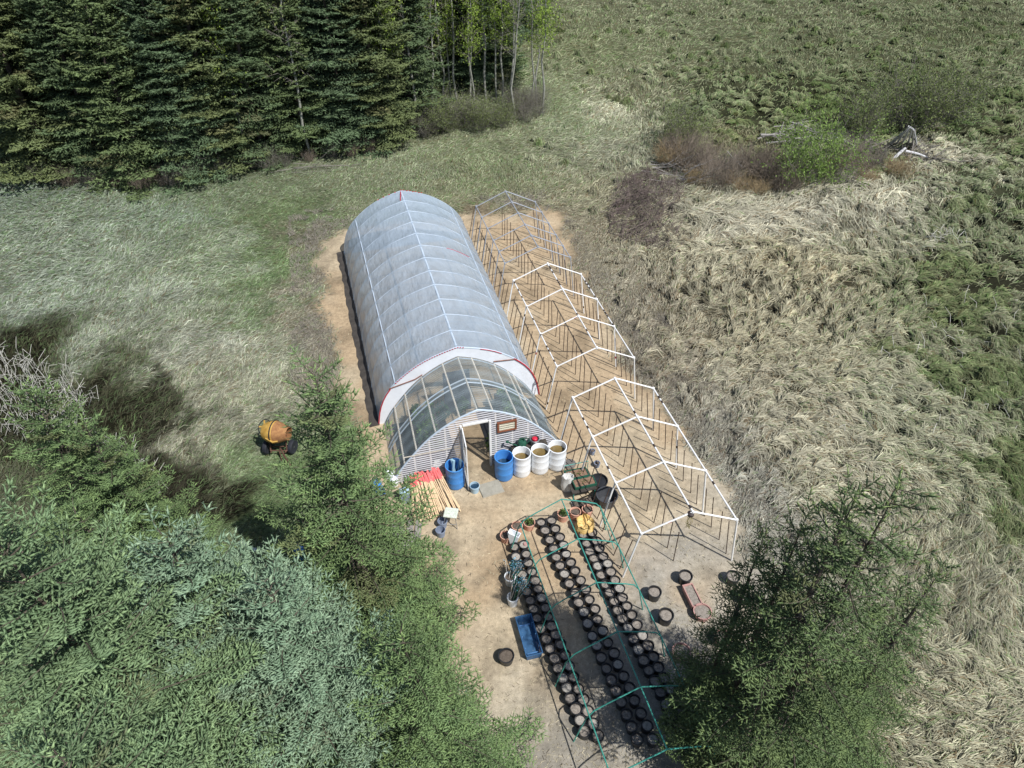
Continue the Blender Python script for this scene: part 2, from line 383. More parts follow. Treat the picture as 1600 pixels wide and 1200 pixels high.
# ------------------------------------------------------------------ trees
M_NEEDLE = vcol_mat('conifer_needles', .55, .18, .35)
M_LEAF = vcol_mat('small_leaves', .6, .35, .3)
M_BARK = mat('spruce_bark', (.085, .07, .055), .9, var=.4, scale=14, bump=.6)
M_GREY = mat('weathered_wood', (.30, .285, .27), .9, var=.35, scale=10, bump=.5)
M_TWIG = mat('bare_twigs', (.135, .105, .095), .9, var=.35, scale=3, bump=0)
M_SHRUB = mat('brown_shrub_twigs', (.23, .19, .15), .9, var=.45, scale=.8, bump=0)
M_TWIGG = mat('grey_twigs', (.19, .175, .155), .9, var=.35, scale=3, bump=0)
M_BIRCH = mat('pale_aspen_bark', (.27, .27, .235), .8, var=.35, scale=5, bump=.3)
def spikes(P, D, Ln, nn, nl, nw, cols, rg, spread=.75):
    """needle triangles round every twig; returns verts, colours"""
    n = len(P); t = np.tile(np.linspace(0.02, 1, nn), (n, 1))+rg.normal(0, .04, (n, nn))
    ref = np.where(np.abs(D[:, 2:3]) < .9, np.array([[0, 0, 1.]]), np.array([[1., 0, 0]]))
    A = np.cross(D, ref); A /= np.linalg.norm(A, axis=1)[:, None]+1e-9; B = np.cross(D, A)
    w = rg.uniform(0, 2*math.pi, (n, nn))
    rad = A[:, None]*np.cos(w)[..., None]+B[:, None]*np.sin(w)[..., None]
    dirn = D[:, None]*(1-spread*.35)+rad*spread; dirn /= np.linalg.norm(dirn, axis=2)[..., None]
    root = P[:, None]+D[:, None]*(t*Ln[:, None])[..., None]
    l = nl*(.75+.5*rg.random((n, nn)))[..., None]*np.where(t > .9, 1.1, 1)[..., None]
    side = np.cross(dirn, D[:, None]+0*dirn); side /= np.linalg.norm(side, axis=2)[..., None]+1e-9
    flip = rg.random((n, nn, 1)) < .5
    side = np.where(flip, side, np.cross(side, dirn))
    V = np.stack([root-side*nw*.5, root+side*nw*.5, root+dirn*l], 2).reshape(-1, 3)
    cc = cols[:, None, :]*(1+rg.normal(0, .12, (n, nn, 1))); cc = np.repeat(cc.reshape(-1, 3), 3, axis=0)
    return V, cc
def spruce(name, seed, h, R, dz=.3, nb=6, lat=.12, tw=.13, nn=11, nl=.042, nw=.013, base=(.075, .12, .05), tipc=(.12, .18, .07), z0=.06, blue=False, power=.85, latlen=.42, limb=True):
    rg = np.random.default_rng(seed); Pl = []; Dl = []; Ll = []; Cl = []
    tm = M(); tm.tube([(0, 0, -.3), (.02, 0, h*.3), (-.02, .02, h*.65), (0, 0, h*.97)], [.03*h**.7+.02, .02*h**.7+.01, .011*h**.7, .004], 8)
    base = np.array(base); tipc = np.array(tipc); z = h*z0; ph = 0
    def put(p, d, l, c): Pl.append(p); Dl.append(d); Ll.append(l); Cl.append(c)
    while z < h*.985:
        fz = 1-z/h; n = max(3, int(round(nb*(.6+.5*min(1, fz*3))))); ph += rg.uniform(.3, .9)
        for b in range(n):
            az = ph+2*math.pi*b/n+rg.normal(0, .18); zz = z+rg.uniform(-.4, .4)*dz
            bl = R*fz**power*rg.uniform(.62, 1.16)+.16+.10*min(1, h/10)
            el = R_(38)*(1-fz)**1.5+R_(-12)*fz+rg.normal(0, .10)
            hd = np.array([math.cos(az), math.sin(az), 0]); sd = np.array([-math.sin(az), math.cos(az), 0])
            m = max(3, int(bl/lat)); cdark = rg.uniform(.78, 1.2); brown = rg.random() < .06
            def axis(s):
                return np.array([0, 0, zz])+hd*(s*bl*math.cos(el))+np.array([0, 0, 1])*(math.sin(el)*s*bl-.16*bl*s+.20*bl*s*s*s)+sd*(.08*bl*math.sin(s*3+b))
            if limb and bl > .35:
                tm.tube([axis(0), axis(.35), axis(.7), axis(.97)], [.008+.007*bl, .006+.004*bl, .005, .003], 4, cap=False)
            for i in range(1, m+1):
                s = (i-.5*rg.random())/m
                p = axis(s); t = axis(min(1, s+.05))-axis(s-.03); t /= np.linalg.norm(t)
                if s > .12 or fz < .35:
                    k = 3 if s > .55 else 1
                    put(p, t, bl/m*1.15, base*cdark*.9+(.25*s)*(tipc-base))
                for sg in (-1, 1):
                    if (s < .14 and fz > .3) or rg.random() < .07: continue
                    ll = latlen*bl*(1.12-s)**.8*rg.uniform(.6, 1.2)+.07
                    ll = min(ll, .9)
                    w = rg.uniform(.82, .98)
                    d = t*math.cos(w)+sd*sg*math.sin(w)+np.array([0, 0, rg.normal(-.03, .06)]); d /= np.linalg.norm(d)
                    q = max(1, int(ll/tw))
                    for j in range(q):
                        f = j/q; pj = p+d*ll*f-np.array([0, 0, .05*ll*f])
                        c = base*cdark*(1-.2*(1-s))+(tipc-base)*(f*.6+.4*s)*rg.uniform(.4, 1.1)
                        if brown: c = c*.6+np.array([.10, .075, .04])*.6
                        put(pj, d, ll/q*1.15, c)
                        if q > 1 and rg.random() < .85:
                            for s2 in (-1, 1):
                                if rg.random() < .2: continue
                                d2 = d*.62+np.cross(d, (0, 0, 1))*s2*.75+np.array([0, 0, rg.normal(.03, .08)]); d2 /= np.linalg.norm(d2)
                                put(pj+d*tw*.4, d2, min(ll*(1-f)*.55+.05, tw*1.4), c*rg.uniform(.9, 1.15))
            put(axis(1), t, .12, tipc)
        z += dz*(.55+.45*fz)*rg.uniform(.85, 1.15)
    for i in range(int(h*.22/.05)):
        w = rg.uniform(0, 6.28); put(np.array([0, 0, h-.06-.05*i]), np.array([math.cos(w)*.55, math.sin(w)*.55, .63]), rg.uniform(.10, .2), tipc)
    P_ = np.array(Pl); D_ = np.array(Dl); L_ = np.array(Ll); C_ = np.array(Cl)
    V, cc = spikes(P_, D_, L_, nn, nl, nw, C_, rg)
    # needle mass along each twig: a slim spindle under the loose needles
    ref = np.where(np.abs(D_[:, 2:3]) < .9, np.array([[0, 0, 1.]]), np.array([[1., 0, 0]]))
    A = np.cross(D_, ref); A /= np.linalg.norm(A, axis=1)[:, None]; B = np.cross(D_, A); rr = nl*.42*(.7+.6*rg.random((len(P_), 1)))
    mid = P_+D_*L_[:, None]*.45
    VS = np.stack([P_, mid+A*rr, mid+B*rr, mid-A*rr, mid-B*rr, P_+D_*L_[:, None]*1.12], 1).reshape(-1, 3)
    b = (np.arange(len(P_))*6)[:, None]+len(V)
    fs = np.concatenate([b+np.array([[0, i, i % 4+1]]) for i in (1, 2, 3, 4)]+[b+np.array([[5, i % 4+1, i]]) for i in (1, 2, 3, 4)])
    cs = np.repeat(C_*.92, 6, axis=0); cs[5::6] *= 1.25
    F = np.concatenate([np.arange(len(V)).reshape(-1, 3), fs]); V = np.concatenate([V, VS]); cc = np.concatenate([cc, cs])
    cm = fastmesh(name+'_crown', V, [F], M_NEEDLE, cc)
    return cm, tm.mesh(name+'_trunk', M_BARK)
def plant_tree(kind, meshes, label, cat, loc, rz=0, sc=1.0, group=None, parts=('crown', 'trunk')):
    e = empty(kind, label, cat, loc, rz, group); e.scale = (sc, sc, sc)
    for p, m in zip(parts, meshes): link(p, m, e)
    return e
def tip(px, py, h, dz=0): 
    p = G(px, py, h); return (p[0], p[1], 0)
GR = dict(base=(.125, .20, .085), tipc=(.28, .40, .15))
BL = dict(base=(.185, .29, .185), tipc=(.35, .47, .31))
DK = dict(base=(.10, .155, .07), tipc=(.23, .31, .11))
near_a = spruce('spruce_a', 11, 8.0, 2.1, dz=.46, nb=5, lat=.095, tw=.078, nn=6, nl=.032, nw=.012, power=.82, latlen=.33, **GR)
near_b = spruce('spruce_b', 12, 7.5, 1.35, dz=.52, nb=4, lat=.115, tw=.08, nn=6, nl=.032, nw=.012, power=.95, latlen=.36, **DK)
near_d = spruce('spruce_d', 17, 8.2, 2.1, dz=.58, nb=4, lat=.12, tw=.082, nn=6, nl=.032, nw=.012, power=.85, latlen=.34, **DK)
near_c = spruce('spruce_c', 13, 7.0, 2.6, dz=.50, nb=5, lat=.10, tw=.082, nn=6, nl=.034, nw=.012, power=.75, latlen=.34, **GR)
blue_a = spruce('spruce_blue', 14, 8.5, 2.9, dz=.48, nb=6, lat=.105, tw=.088, nn=6, nl=.040, nw=.014, power=.7, latlen=.34, **BL)
big_a = spruce('spruce_big', 15, 11, 4.2, dz=.66, nb=7, lat=.11, tw=.10, nl=.040, nw=.014, nn=6, power=.8, latlen=.32, **dict(base=(.15, .235, .12), tipc=(.30, .42, .20)))
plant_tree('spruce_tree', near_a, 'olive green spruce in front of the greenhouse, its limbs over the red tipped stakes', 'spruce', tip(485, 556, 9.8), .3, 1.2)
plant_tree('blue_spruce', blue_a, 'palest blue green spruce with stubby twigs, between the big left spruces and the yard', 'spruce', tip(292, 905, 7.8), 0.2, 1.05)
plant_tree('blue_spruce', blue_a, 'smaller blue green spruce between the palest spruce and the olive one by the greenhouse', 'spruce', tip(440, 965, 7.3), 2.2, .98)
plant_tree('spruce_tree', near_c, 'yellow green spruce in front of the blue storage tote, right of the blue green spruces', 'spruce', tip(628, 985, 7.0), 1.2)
plant_tree('spruce_tree', big_a, 'huge spreading spruce at the left edge with long sprays reaching over the dark ditch', 'spruce', tip(-40, 800, 11), .5)
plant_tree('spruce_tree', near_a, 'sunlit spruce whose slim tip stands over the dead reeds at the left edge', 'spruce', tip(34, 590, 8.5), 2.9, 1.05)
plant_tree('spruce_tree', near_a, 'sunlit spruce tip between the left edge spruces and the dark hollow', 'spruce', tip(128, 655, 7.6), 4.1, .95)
plant_tree('spruce_tree', near_c, 'spruce whose right hand sprays cover the lower end of the dark ditch', 'spruce', tip(120, 800, 6.6), 1.9, .95)
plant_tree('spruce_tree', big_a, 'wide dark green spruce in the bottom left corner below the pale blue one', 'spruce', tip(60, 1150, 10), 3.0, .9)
RT = [(1410, 752, 10.0, near_d, 'tallest of the dark spruces right of the potting yard, tip over the straw field'),
      (1345, 762, 9.8, near_b, 'dark spruce whose slim tip stands just left of the tallest one at the straw field'),
      (1268, 788, 8.6, near_b, 'slim topped dark spruce third from the straw field side of the right hand clump'),
      (1198, 826, 7.4, near_b, 'spruce nearest the white frames in the right hand clump'),
      (1345, 1030, 4.6, near_c, 'low spreading spruce in front of the dark clump beside the terracotta pots'),
      (1478, 880, 7.4, near_b, 'rightmost spruce of the clump, its sprays reaching over the straw field')]
for i, (a, b, h, m, lb) in enumerate(RT):
    hh = 7.5 if m is near_b else 8.2 if m is near_d else 7.0
    plant_tree('spruce_tree', m, lb, 'spruce', tip(a, b, h), i*1.3+.4, h/hh).scale = (h/hh*(.8 if i in (2, 3) else .92), h/hh*(.8 if i in (2, 3) else .92), h/hh)
# the wood behind the meadow
wood = [spruce('wood_spruce_%d' % i, 30+i, 12+i*.6, 2.5+.25*(i % 3), dz=.55, nb=7, lat=.27, tw=.28, nn=8, nl=.11, nw=.042, z0=.015, power=.62, latlen=.5, limb=False,
               base=((.105, .15, .065), (.09, .14, .072), (.12, .155, .066), (.085, .13, .062))[i], tipc=((.22, .29, .11), (.18, .26, .13), (.24, .29, .11), (.18, .25, .11))[i]) for i in range(4)]
rw = random.Random(5)
EDGE = [(-90, 262), (0, 262), (75, 282), (150, 284), (215, 292), (290, 284), (345, 268), (410, 262), (470, 250), (530, 242), (580, 232), (632, 205)]
GW = 'dense spruces of the wood behind the meadow'
for i, (a, b) in enumerate(EDGE):
    p = G(a, b); m = wood[i % 4]
    plant_tree('wood_spruce', m, 'dark spruce in the front row of the wood, branches down to the meadow grass', 'spruce', (p[0]+rw.uniform(-.3, .3), p[1]+1.2, 0), rw.uniform(0, 6), rw.uniform(.85, 1.05), 'front row spruces of the wood')
for row in range(7):
    for k in range(15):
        a = -200+k*62+rw.uniform(-20, 20)+row*14; b = 232-row*26+rw.uniform(-8, 8)-(a+200)*.035-max(0, a-450)*.10
        if row >= 4: a = a*1.1
        if a > 640-row*10 and row < 4: continue
        p = G(a, b)
        if p[1] > 95: continue
        plant_tree('wood_spruce', wood[rw.randrange(4)], 'dark spruce standing deeper inside the wood behind the front row', 'spruce', (p[0], p[1]+1.2, 0), rw.uniform(0, 6), rw.uniform(.75, 1.3), GW)

for i, a in enumerate(range(630, 800, 22)):
    p = G(a, 142-i*2+rw.uniform(-10, 6)); plant_tree('wood_spruce', wood[rw.randrange(4)], 'spruce standing behind the thin aspen stand', 'spruce', (p[0], p[1], 0), rw.uniform(0, 6), rw.uniform(.6, .9), 'spruces behind the aspen stand')
# ------------------------------------------------------------------ sticks, bushes, aspens, brush
def sticks(P0, P1, r0, r1):
    P0 = np.asarray(P0, float); P1 = np.asarray(P1, float); n = len(P0); r0 = np.broadcast_to(r0, (n,)); r1 = np.broadcast_to(r1, (n,))
    D = P1-P0; D /= np.linalg.norm(D, axis=1)[:, None]+1e-9
    ref = np.where(np.abs(D[:, 2:3]) < .9, np.array([[0, 0, 1.]]), np.array([[1., 0, 0]]))
    A = np.cross(D, ref); A /= np.linalg.norm(A, axis=1)[:, None]; B = np.cross(D, A)
    V = []
    for P, r in ((P0, r0), (P1, r1)):
        for k in range(3):
            w = 2*math.pi*k/3; V.append(P+(A*math.cos(w)+B*math.sin(w))*r[:, None])
    V = np.stack(V, 1).reshape(-1, 3); b = (np.arange(n)*6)[:, None]
    q = np.concatenate([b+np.array([[0, 1, 4, 3]]), b+np.array([[1, 2, 5, 4]]), b+np.array([[2, 0, 3, 5]])])
    return V, q
def leaves(Pc, size, cols, rg, droop=.0):
    n = len(Pc); a = rg.normal(0, 1, (n, 3)); a /= np.linalg.norm(a, axis=1)[:, None]; b = np.cross(a, rg.normal(0, 1, (n, 3))); b /= np.linalg.norm(b, axis=1)[:, None]
    s = size*(.6+.8*rg.random((n, 1)))
    V = np.stack([Pc-a*s, Pc+b*s*.55, Pc+a*s, Pc-b*s*.55], 1).reshape(-1, 3)
    f = (np.arange(n)*4)[:, None]+np.array([[0, 1, 2, 3]])
    return V, f, np.repeat(cols, 4, axis=0)
def bush_meshes(name, seed, h, R, nst, sub, twigmat, leafn=0, leafsize=.05, leafcol=(.15, .22, .05), r=.012, upright=.5):
    rg = np.random.default_rng(seed); P0 = []; P1 = []; r0 = []; r1 = []; tips = []
    def grow(p, d, l, rad, lev):
        n = 4 if lev == 0 else 2
        for i in range(n):
            q = p+d*l/n; P0.append(p); P1.append(q); r0.append(rad*(1-i/n*.6)); r1.append(rad*(1-(i+1)/n*.6)); p = q
            d = d+rg.normal(0, .16, 3)+np.array([0, 0, .05]); d /= np.linalg.norm(d)
            if lev < 2:
                for k in range(sub):
                    d2 = d+rg.normal(0, .5, 3); d2 /= np.linalg.norm(d2)
                    grow(p, d2, l*rg.uniform(.3, .5), rad*.5, lev+1)
            if lev > 0: tips.append(p)
    for s in range(nst):
        az = rg.uniform(0, 6.28); rr = R*.35*math.sqrt(rg.random()); t = rg.uniform(0, 1-upright*.6)
        d = np.array([math.cos(az)*t, math.sin(az)*t, 1]); d /= np.linalg.norm(d)
        grow(np.array([math.cos(az)*rr, math.sin(az)*rr, -.05]), d, h*rg.uniform(.6, 1.05), r, 0)
    V, q = sticks(P0, P1, r0, r1)
    st = fastmesh(name+'_stems', V, [q], twigmat)
    if not leafn: return (st,)
    T = np.array(tips); T = T[rg.integers(0, len(T), leafn)]+rg.normal(0, .09, (leafn, 3))
    c = np.array(leafcol)*np.exp(rg.normal(0, .25, (leafn, 1)))
    V, f, cc = leaves(T, leafsize, c, rg)
    return (fastmesh(name+'_leaves', V, [f], M_LEAF, cc), st)
def aspen(name, seed, h, leafn, leafcol):
    rg = np.random.default_rng(seed); m = M(); pts = [(0, 0, -.2)]
    for i in range(1, 7): pts.append((rg.normal(0, .12), rg.normal(0, .12), h*i/6))
    m.tube(pts, [.075, .068, .06, .05, .038, .025, .012], 7)
    P0 = []; P1 = []; tips = []
    for i in range(60):
        z = rg.uniform(.35, 1)*h; az = rg.uniform(0, 6.28); l = rg.uniform(.5, 1.6)*(1.25-z/h); k = min(5, int(z/h*6)); f = z/h*6-k
        a = np.array(pts[k]); b = np.array(pts[k+1]); p = a*(1-f)+b*f
        d = np.array([math.cos(az), math.sin(az), .8]); d /= np.linalg.norm(d); q = p+d*l; P0.append(p); P1.append(q); tips += [p+d*l*.5, q]
        for j in range(4):
            s = p+d*l*rg.uniform(.3, 1); e = s+(d+rg.normal(0, .6, 3))*l*.35; P0.append(s); P1.append(e); tips.append(e)
    V, q = sticks(P0, P1, .013, .004)
    T = np.array(tips); T = T[rg.integers(0, len(T), leafn)]+rg.normal(0, .16, (leafn, 3))
    c = np.array(leafcol)*np.exp(rg.normal(0, .22, (leafn, 1)))
    V2, f2, cc = leaves(T, .065, c, rg)
    tr = m.mesh(name+'_trunk', M_BIRCH)
    return fastmesh(name+'_leaves', V2, [f2], M_LEAF, cc), tr, fastmesh(name+'_limbs', V, [q], M_TWIGG)
asp = [aspen('aspen_a', 1, 10.5, 2600, (.24, .34, .06)), aspen('aspen_b', 2, 9, 1600, (.28, .38, .07)), aspen('aspen_c', 3, 11, 300, (.25, .30, .10))]
AS = [(384, 262, 1, 'young aspen in bright yellow green leaf among the dark spruces'), (483, 252, 2, 'thin white trunked aspen standing in front of the dark spruces'),
      (612, 222, 0, 'leafy bright green aspen at the right end of the spruces'), (647, 206, 2, 'tall pale aspen trunk beside the small boulder'),
      (8, 215, 0, 'yellow green aspen at the left edge of the wood')]
for a, b, k, lb in AS:
    p = G(a, b); plant_tree('aspen_tree', asp[k], lb, 'aspen', (p[0], p[1]+.6, 0), a, 1, None, ('leaves', 'trunk', 'branches'))
for i in range(16):
    a = 655+i*13+rw.uniform(-6, 6); b = 188-i*1.2+rw.uniform(-26, 8)
    if a > 860: continue
    p = G(a, b); plant_tree('aspen_tree', asp[2 if rw.random() < .7 else 0], 'slender pale aspen in the thin stand right of the spruce wood', 'aspen', (p[0], p[1], 0), rw.uniform(0, 6), rw.uniform(.7, 1), 'thin aspen stand beyond the meadow', ('leaves', 'trunk', 'branches'))
bs_grey = bush_meshes('grey_bush', 41, 1.9, 1.5, 34, 2, M_TWIGG, 900, .03, (.16, .17, .08), .012, .3)
bs_red = bush_meshes('brown_bush', 42, 1.5, 1.6, 64, 2, M_SHRUB, 0, r=.014, upright=.55)
bs_wil = bush_meshes('willow_bush', 43, 3.0, 2.2, 46, 2, M_TWIGG, 9000, .055, (.20, .30, .075), .016, .25)
bs_olive = bush_meshes('olive_bush', 44, 2.6, 1.8, 40, 2, M_TWIGG, 5000, .05, (.16, .20, .07), .015, .35)
def bush(px, py, ms, label, rz=0, sc=1., group=None, name='bush', cat='bush', sz=None):
    p = G(px, py); e = empty(name, label, cat, (p[0], p[1], 0), rz, group); e.scale = (sc, sc, sz or sc)
    for nm, m in zip(('leaves', 'stems') if len(ms) == 2 else ('stems',), ms): link(nm, m, e)
    return e
bush(1262, 285, bs_wil, 'round fresh green willow bush in the middle of the brush piles', 0, .95, None, 'willow_bush', 'willow')
bush(300, 262, bs_grey, 'bare grey tangled bush between the front spruces of the wood', 0, 1.3)
bush(1062, 232, bs_olive, 'bare olive bush left of the brush with tall fine twigs', 1, .8, None, 'bush')
bush(1420, 205, bs_olive, 'olive green leafing bush behind the upright grey snag', 2, 1.25)
bush(1470, 195, bs_olive, 'olive green leafing bush right of the upright grey snag', 3, 1.0)
bush(1340, 215, bs_olive, 'olive green leafing bush between the willow and the grey snag', 4, .9)
for i in range(24):
    a = 640+rw.uniform(0, 225); b = 222-(a-640)*.19+rw.uniform(-24, 6)
    if b < 152: b = 156
    bush(a, b, bs_grey if rw.random() < .85 else bs_olive, 'bare grey brush at the foot of the aspen stand', rw.uniform(0, 6), rw.uniform(.3, .75), 'bare bushes at the foot of the aspens')
for i in range(22):
    a = 20+i*29+rw.uniform(-8, 8); b = np.interp(a, [e[0] for e in EDGE], [e[1] for e in EDGE])+rw.uniform(0, 7)
    bush(a, b, bs_grey if rw.random() < .5 else bs_red, 'low bare bush under the front spruces along the meadow edge', rw.uniform(0, 6), rw.uniform(.3, .55), 'low bushes along the edge of the wood')
bs_gr2 = bush_meshes('grey_shrub', 45, 1.3, 1.6, 44, 2, M_TWIGG, 0, r=.014, upright=.3)
bs_str = bush_meshes('straw_shrub', 46, 1.1, 1.5, 60, 2, mat('tawny_stems', (.34, .26, .15), .9, var=.35, scale=1, bump=0), 0, r=.012, upright=.8)
RED = [(1045, 262), (1075, 268), (1105, 262), (1130, 270), (1160, 266), (1185, 278), (1120, 292), (1150, 300), (1085, 290), (1205, 292), (1225, 300), (1180, 305), (1310, 262), (1335, 272), (1360, 262),
       (1400, 278), (1325, 250), (1350, 288), (1310, 290), (1060, 245), (1295, 275)]
for a, b in RED:
    bush(a, b, bs_red if rw.random() < .45 else (bs_gr2 if rw.random() < .5 else bs_str), 'leafless brown or grey shrub in the thicket between the two brush heaps', rw.uniform(0, 6), rw.uniform(.65, 1.15), 'leafless shrubs around the brush heaps')
# brush piles
def pile(name, label, poly_px, n, lmin, lmax, rad, hgt, m_, seed, az=None, spread=1.0):
    rg = np.random.default_rng(seed); poly = W_(poly_px); xs = [p[0] for p in poly]; ys = [p[1] for p in poly]; P0 = []; P1 = []; r0 = []
    cx, cy = sum(xs)/len(xs), sum(ys)/len(ys); ex = (max(xs)-min(xs))/2; ey = (max(ys)-min(ys))/2
    while len(P0) < n:
        x, y = rg.uniform(min(xs), max(xs)), rg.uniform(min(ys), max(ys))
        if not inpoly(np.array([x]), np.array([y]), poly)[0]: continue
        q = max(0, 1-math.hypot((x-cx)/ex, (y-cy)/ey)*.8); z = hgt*q*rg.random()+.03
        a = (az+rg.normal(0, spread)) if az is not None else rg.uniform(0, 6.28); l = rg.uniform(lmin, lmax); t = rg.normal(.08, .22)
        d = np.array([math.cos(a)*math.cos(t), math.sin(a)*math.cos(t), math.sin(t)]); p = np.array([x, y, z])-d*l*.5; p[2] = max(p[2], .02)
        R0 = rad*rg.uniform(.6, 1.4); e = p+d*l; e[2] = max(.02, e[2]); m1 = (p+e)/2+rg.normal(0, .04*l, 3); m1[2] = max(.02, m1[2])
        P0 += [p, m1]; P1 += [m1, e]; r0 += [R0, R0*.75]
        for k in range(4):
            s = p+(e-p)*rg.uniform(.3, .9); f = s+(d+rg.normal(0, .5, 3))*l*.3; f[2] = max(.01, f[2]); P0.append(s); P1.append(f); r0.append(R0*.4)
    c = np.array([cx, cy, 0]); V, q = sticks(np.array(P0)-c, np.array(P1)-c, np.array(r0), np.array(r0)*.5)
    o = link(name, fastmesh(name, V, [q], m_), None, c); return tag(o, label, 'brush pile')
pile('brush_pile', 'heap of dark reddish brown cut branches at the top right of the white frames', [(948, 352), (965, 290), (1030, 262), (1070, 285), (1060, 335), (1030, 352), (1072, 372), (1062, 400), (1000, 388), (955, 372)], 2600, .6, 1.9, .017, 1.1, M_TWIG, 3, R_(70), .8)
pile('branch_heap', 'fan of bleached grey branches lying across the top of the dark brush heap', [(1020, 262), (1060, 256), (1092, 272), (1086, 296), (1050, 300)], 170, 1.0, 2.4, .026, 1.2, M_GREY, 4, R_(-20), .35)
pile('log_heap', 'long heap of dark and silver limbs behind the green willow', [(1180, 222), (1260, 206), (1320, 222), (1260, 236), (1190, 236)], 150, 1.0, 2.4, .055, 1.3, M_GREY, 6, R_(10), .5)
pile('branch_heap', 'tangle of dark grey limbs right of the green willow', [(1330, 236), (1400, 225), (1480, 245), (1470, 262), (1400, 268), (1340, 262)], 300, .8, 2.4, .04, 1.2, M_TWIGG, 7)
pile('branch_heap', 'small bundle of thin branches left at the foot of the wood', [(455, 270), (480, 258), (525, 252), (530, 260), (490, 272)], 40, 1.6, 3.0, .016, .2, M_TWIGG, 8, R_(12), .12)
pile('branch_heap', 'scatter of pale grey branches among the leafless shrubs left of the green willow', [(1090, 290), (1120, 262), (1200, 250), (1225, 275), (1180, 300)], 150, .8, 2.2, .026, 1.0, M_GREY, 9)
def log(px0, py0, z0, px1, py1, z1, r, label):
    a = G(px0, py0, z0); b = G(px1, py1, z1); m = M(); mid = (a+b)/2+np.array([0, 0, .04])
    m.tube([(0, 0, 0), mid-a, b-a], [r, r*.85, r*.6], 7)
    tag(m.build('fallen_log', M_LOG, None, a), label, 'log', 'silver logs on the brush heap')
M_LOG = mat('silver_log', (.55, .55, .56), .85, var=.3, scale=8, bump=.5)
log(1389, 255, .2, 1415, 231, .9, .10, 'silver log leaning down to the left below the upright snag')
log(1415, 236, .6, 1450, 246, .4, .07, 'thin silver log pointing right from the snag')
log(1302, 214, .5, 1336, 230, .5, .12, 'silver log right of the green willow bush')
log(1300, 232, .2, 1304, 222, .9, .12, 'short pale stump against the right side of the willow')
log(1392, 224, .2, 1422, 200, 1.7, .09, 'upper leaning log of the snag')
for i, (x0, x1) in enumerate(((1400, 1420), (1408, 1423), (1418, 1425), (1426, 1427), (1432, 1428))):
    log(x0, 226+i, .1, x1, 197+i*1.5, 2.0, .06, ['leftmost low pole of the upright grey snag', 'second pole from the left in the upright grey snag', 'middle pole of the upright grey snag', 'steepest pole of the upright grey snag', 'rightmost pole of the upright grey snag'][i])
# boulder, reeds, concrete rubble
def rock(px, py, r, label, seed):
    rg = np.random.default_rng(seed); m = M(); prof = [(r*.9, -.1), (r, r*.25), (r*.8, r*.55), (r*.35, r*.75)]
    m.lathe(prof, 10); m.v = [(a*(1+rg.normal(0, .08)), b*(1+rg.normal(0, .08))*.8, c+rg.normal(0, .02)) for a, b, c in m.v]
    p = G(px, py); tag(m.build('boulder', mat('boulder_stone', (.38, .36, .33), .9, var=.3, scale=5, bump=.6), None, (p[0], p[1], 0)), label, 'rock')
rock(651, 208, .42, 'pale boulder at the foot of the tall aspen', 1)
def reeds(name, poly, n, label, seed, hmin, hmax, rad, lean=.35, az=R_(120)):
    rg = np.random.default_rng(seed); poly = W_(poly); pts = np.array(poly); lo = pts.min(0); hi = pts.max(0)
    P = rg.uniform(lo, hi, (n*3, 2)); P = P[inpoly(P[:, 0], P[:, 1], poly)][:n]; k = len(P)
    P = P+rg.normal(0, .15, P.shape)
    h = rg.uniform(hmin, hmax, k); a = az+rg.normal(0, .7, k); t = np.abs(rg.normal(lean, .25, k))
    D = np.stack([np.cos(a)*np.sin(t), np.sin(a)*np.sin(t), np.cos(t)], -1)
    P0 = np.concatenate([P, np.zeros((k, 1))], 1); P1 = P0+D*h[:, None]*.7
    a2 = a+rg.normal(0, .8, k); t2 = t+np.abs(rg.normal(1.1, .5, k)); D2 = np.stack([np.cos(a2)*np.sin(t2), np.sin(a2)*np.sin(t2), np.cos(t2)], -1)
    P2 = P1+D2*h[:, None]*.5; V, q = sticks(np.concatenate([P0, P1]), np.concatenate([P1, P2]), rad, rad*.7)
    tag(link(name, fastmesh(name, V, [q], mat('dry_reed', (.50, .49, .44), .8, var=.25, scale=3, bump=0))), label, 'reeds', kind='stuff')
reeds('dead_reeds', [(-60, 560), (30, 560), (90, 590), (150, 625), (140, 660), (100, 690), (-60, 700)], 420, 'broken pale dead reeds standing in the dark ditch', 5, .4, .95, .009)
reeds('dead_reeds', [(140, 690), (200, 700), (260, 760), (240, 800), (190, 800), (150, 760)], 90, 'sparse pale broken reeds in the dark hollow', 6, .3, .7, .009)
reeds('dead_reeds', [(1260, 700), (1600, 700), (1600, 460), (1420, 480)], 60, 'a few pale stalks standing out of the wet field', 7, .4, .8, .012)
reeds('dead_reeds', [(1455, 372), (1510, 368), (1510, 392), (1460, 398)], 40, 'clump of pale stalks in the green part of the field', 8, .5, .9, .014)
# rough weeds that give the bare grey margins their texture
def margin(poly, n, seed, label, col, hh=.3):
    rg = np.random.default_rng(seed); poly = W_(poly); pts = np.array(poly); P = rg.uniform(pts.min(0), pts.max(0), (n*2, 2)); P = P[inpoly(P[:, 0], P[:, 1], poly)][:n]
    keep = (fbm(P[:, 0]*.9, P[:, 1]*.9, 300, 3) > .42) & ~dirt(P[:, 0], P[:, 1]); P = P[keep]; k = len(P)
    a = rg.uniform(0, 6.28, k); t = rg.uniform(.2, 1.3, k); l = hh*rg.uniform(.4, 1.2, k)
    D = np.stack([np.cos(a)*np.sin(t), np.sin(a)*np.sin(t), np.cos(t)], -1); P0 = np.concatenate([P, np.zeros((k, 1))], 1)
    d = np.sqrt((P0**2).sum(1)+300); V, q = sticks(P0, P0+D*l[:, None], d*.00022, d*.0001)
    tag(link('dead_weeds', fastmesh('dead_weeds', V, [q], mat('dead_weed', col, .9, var=.4, scale=2, bump=0))), label, 'weeds', kind='stuff')
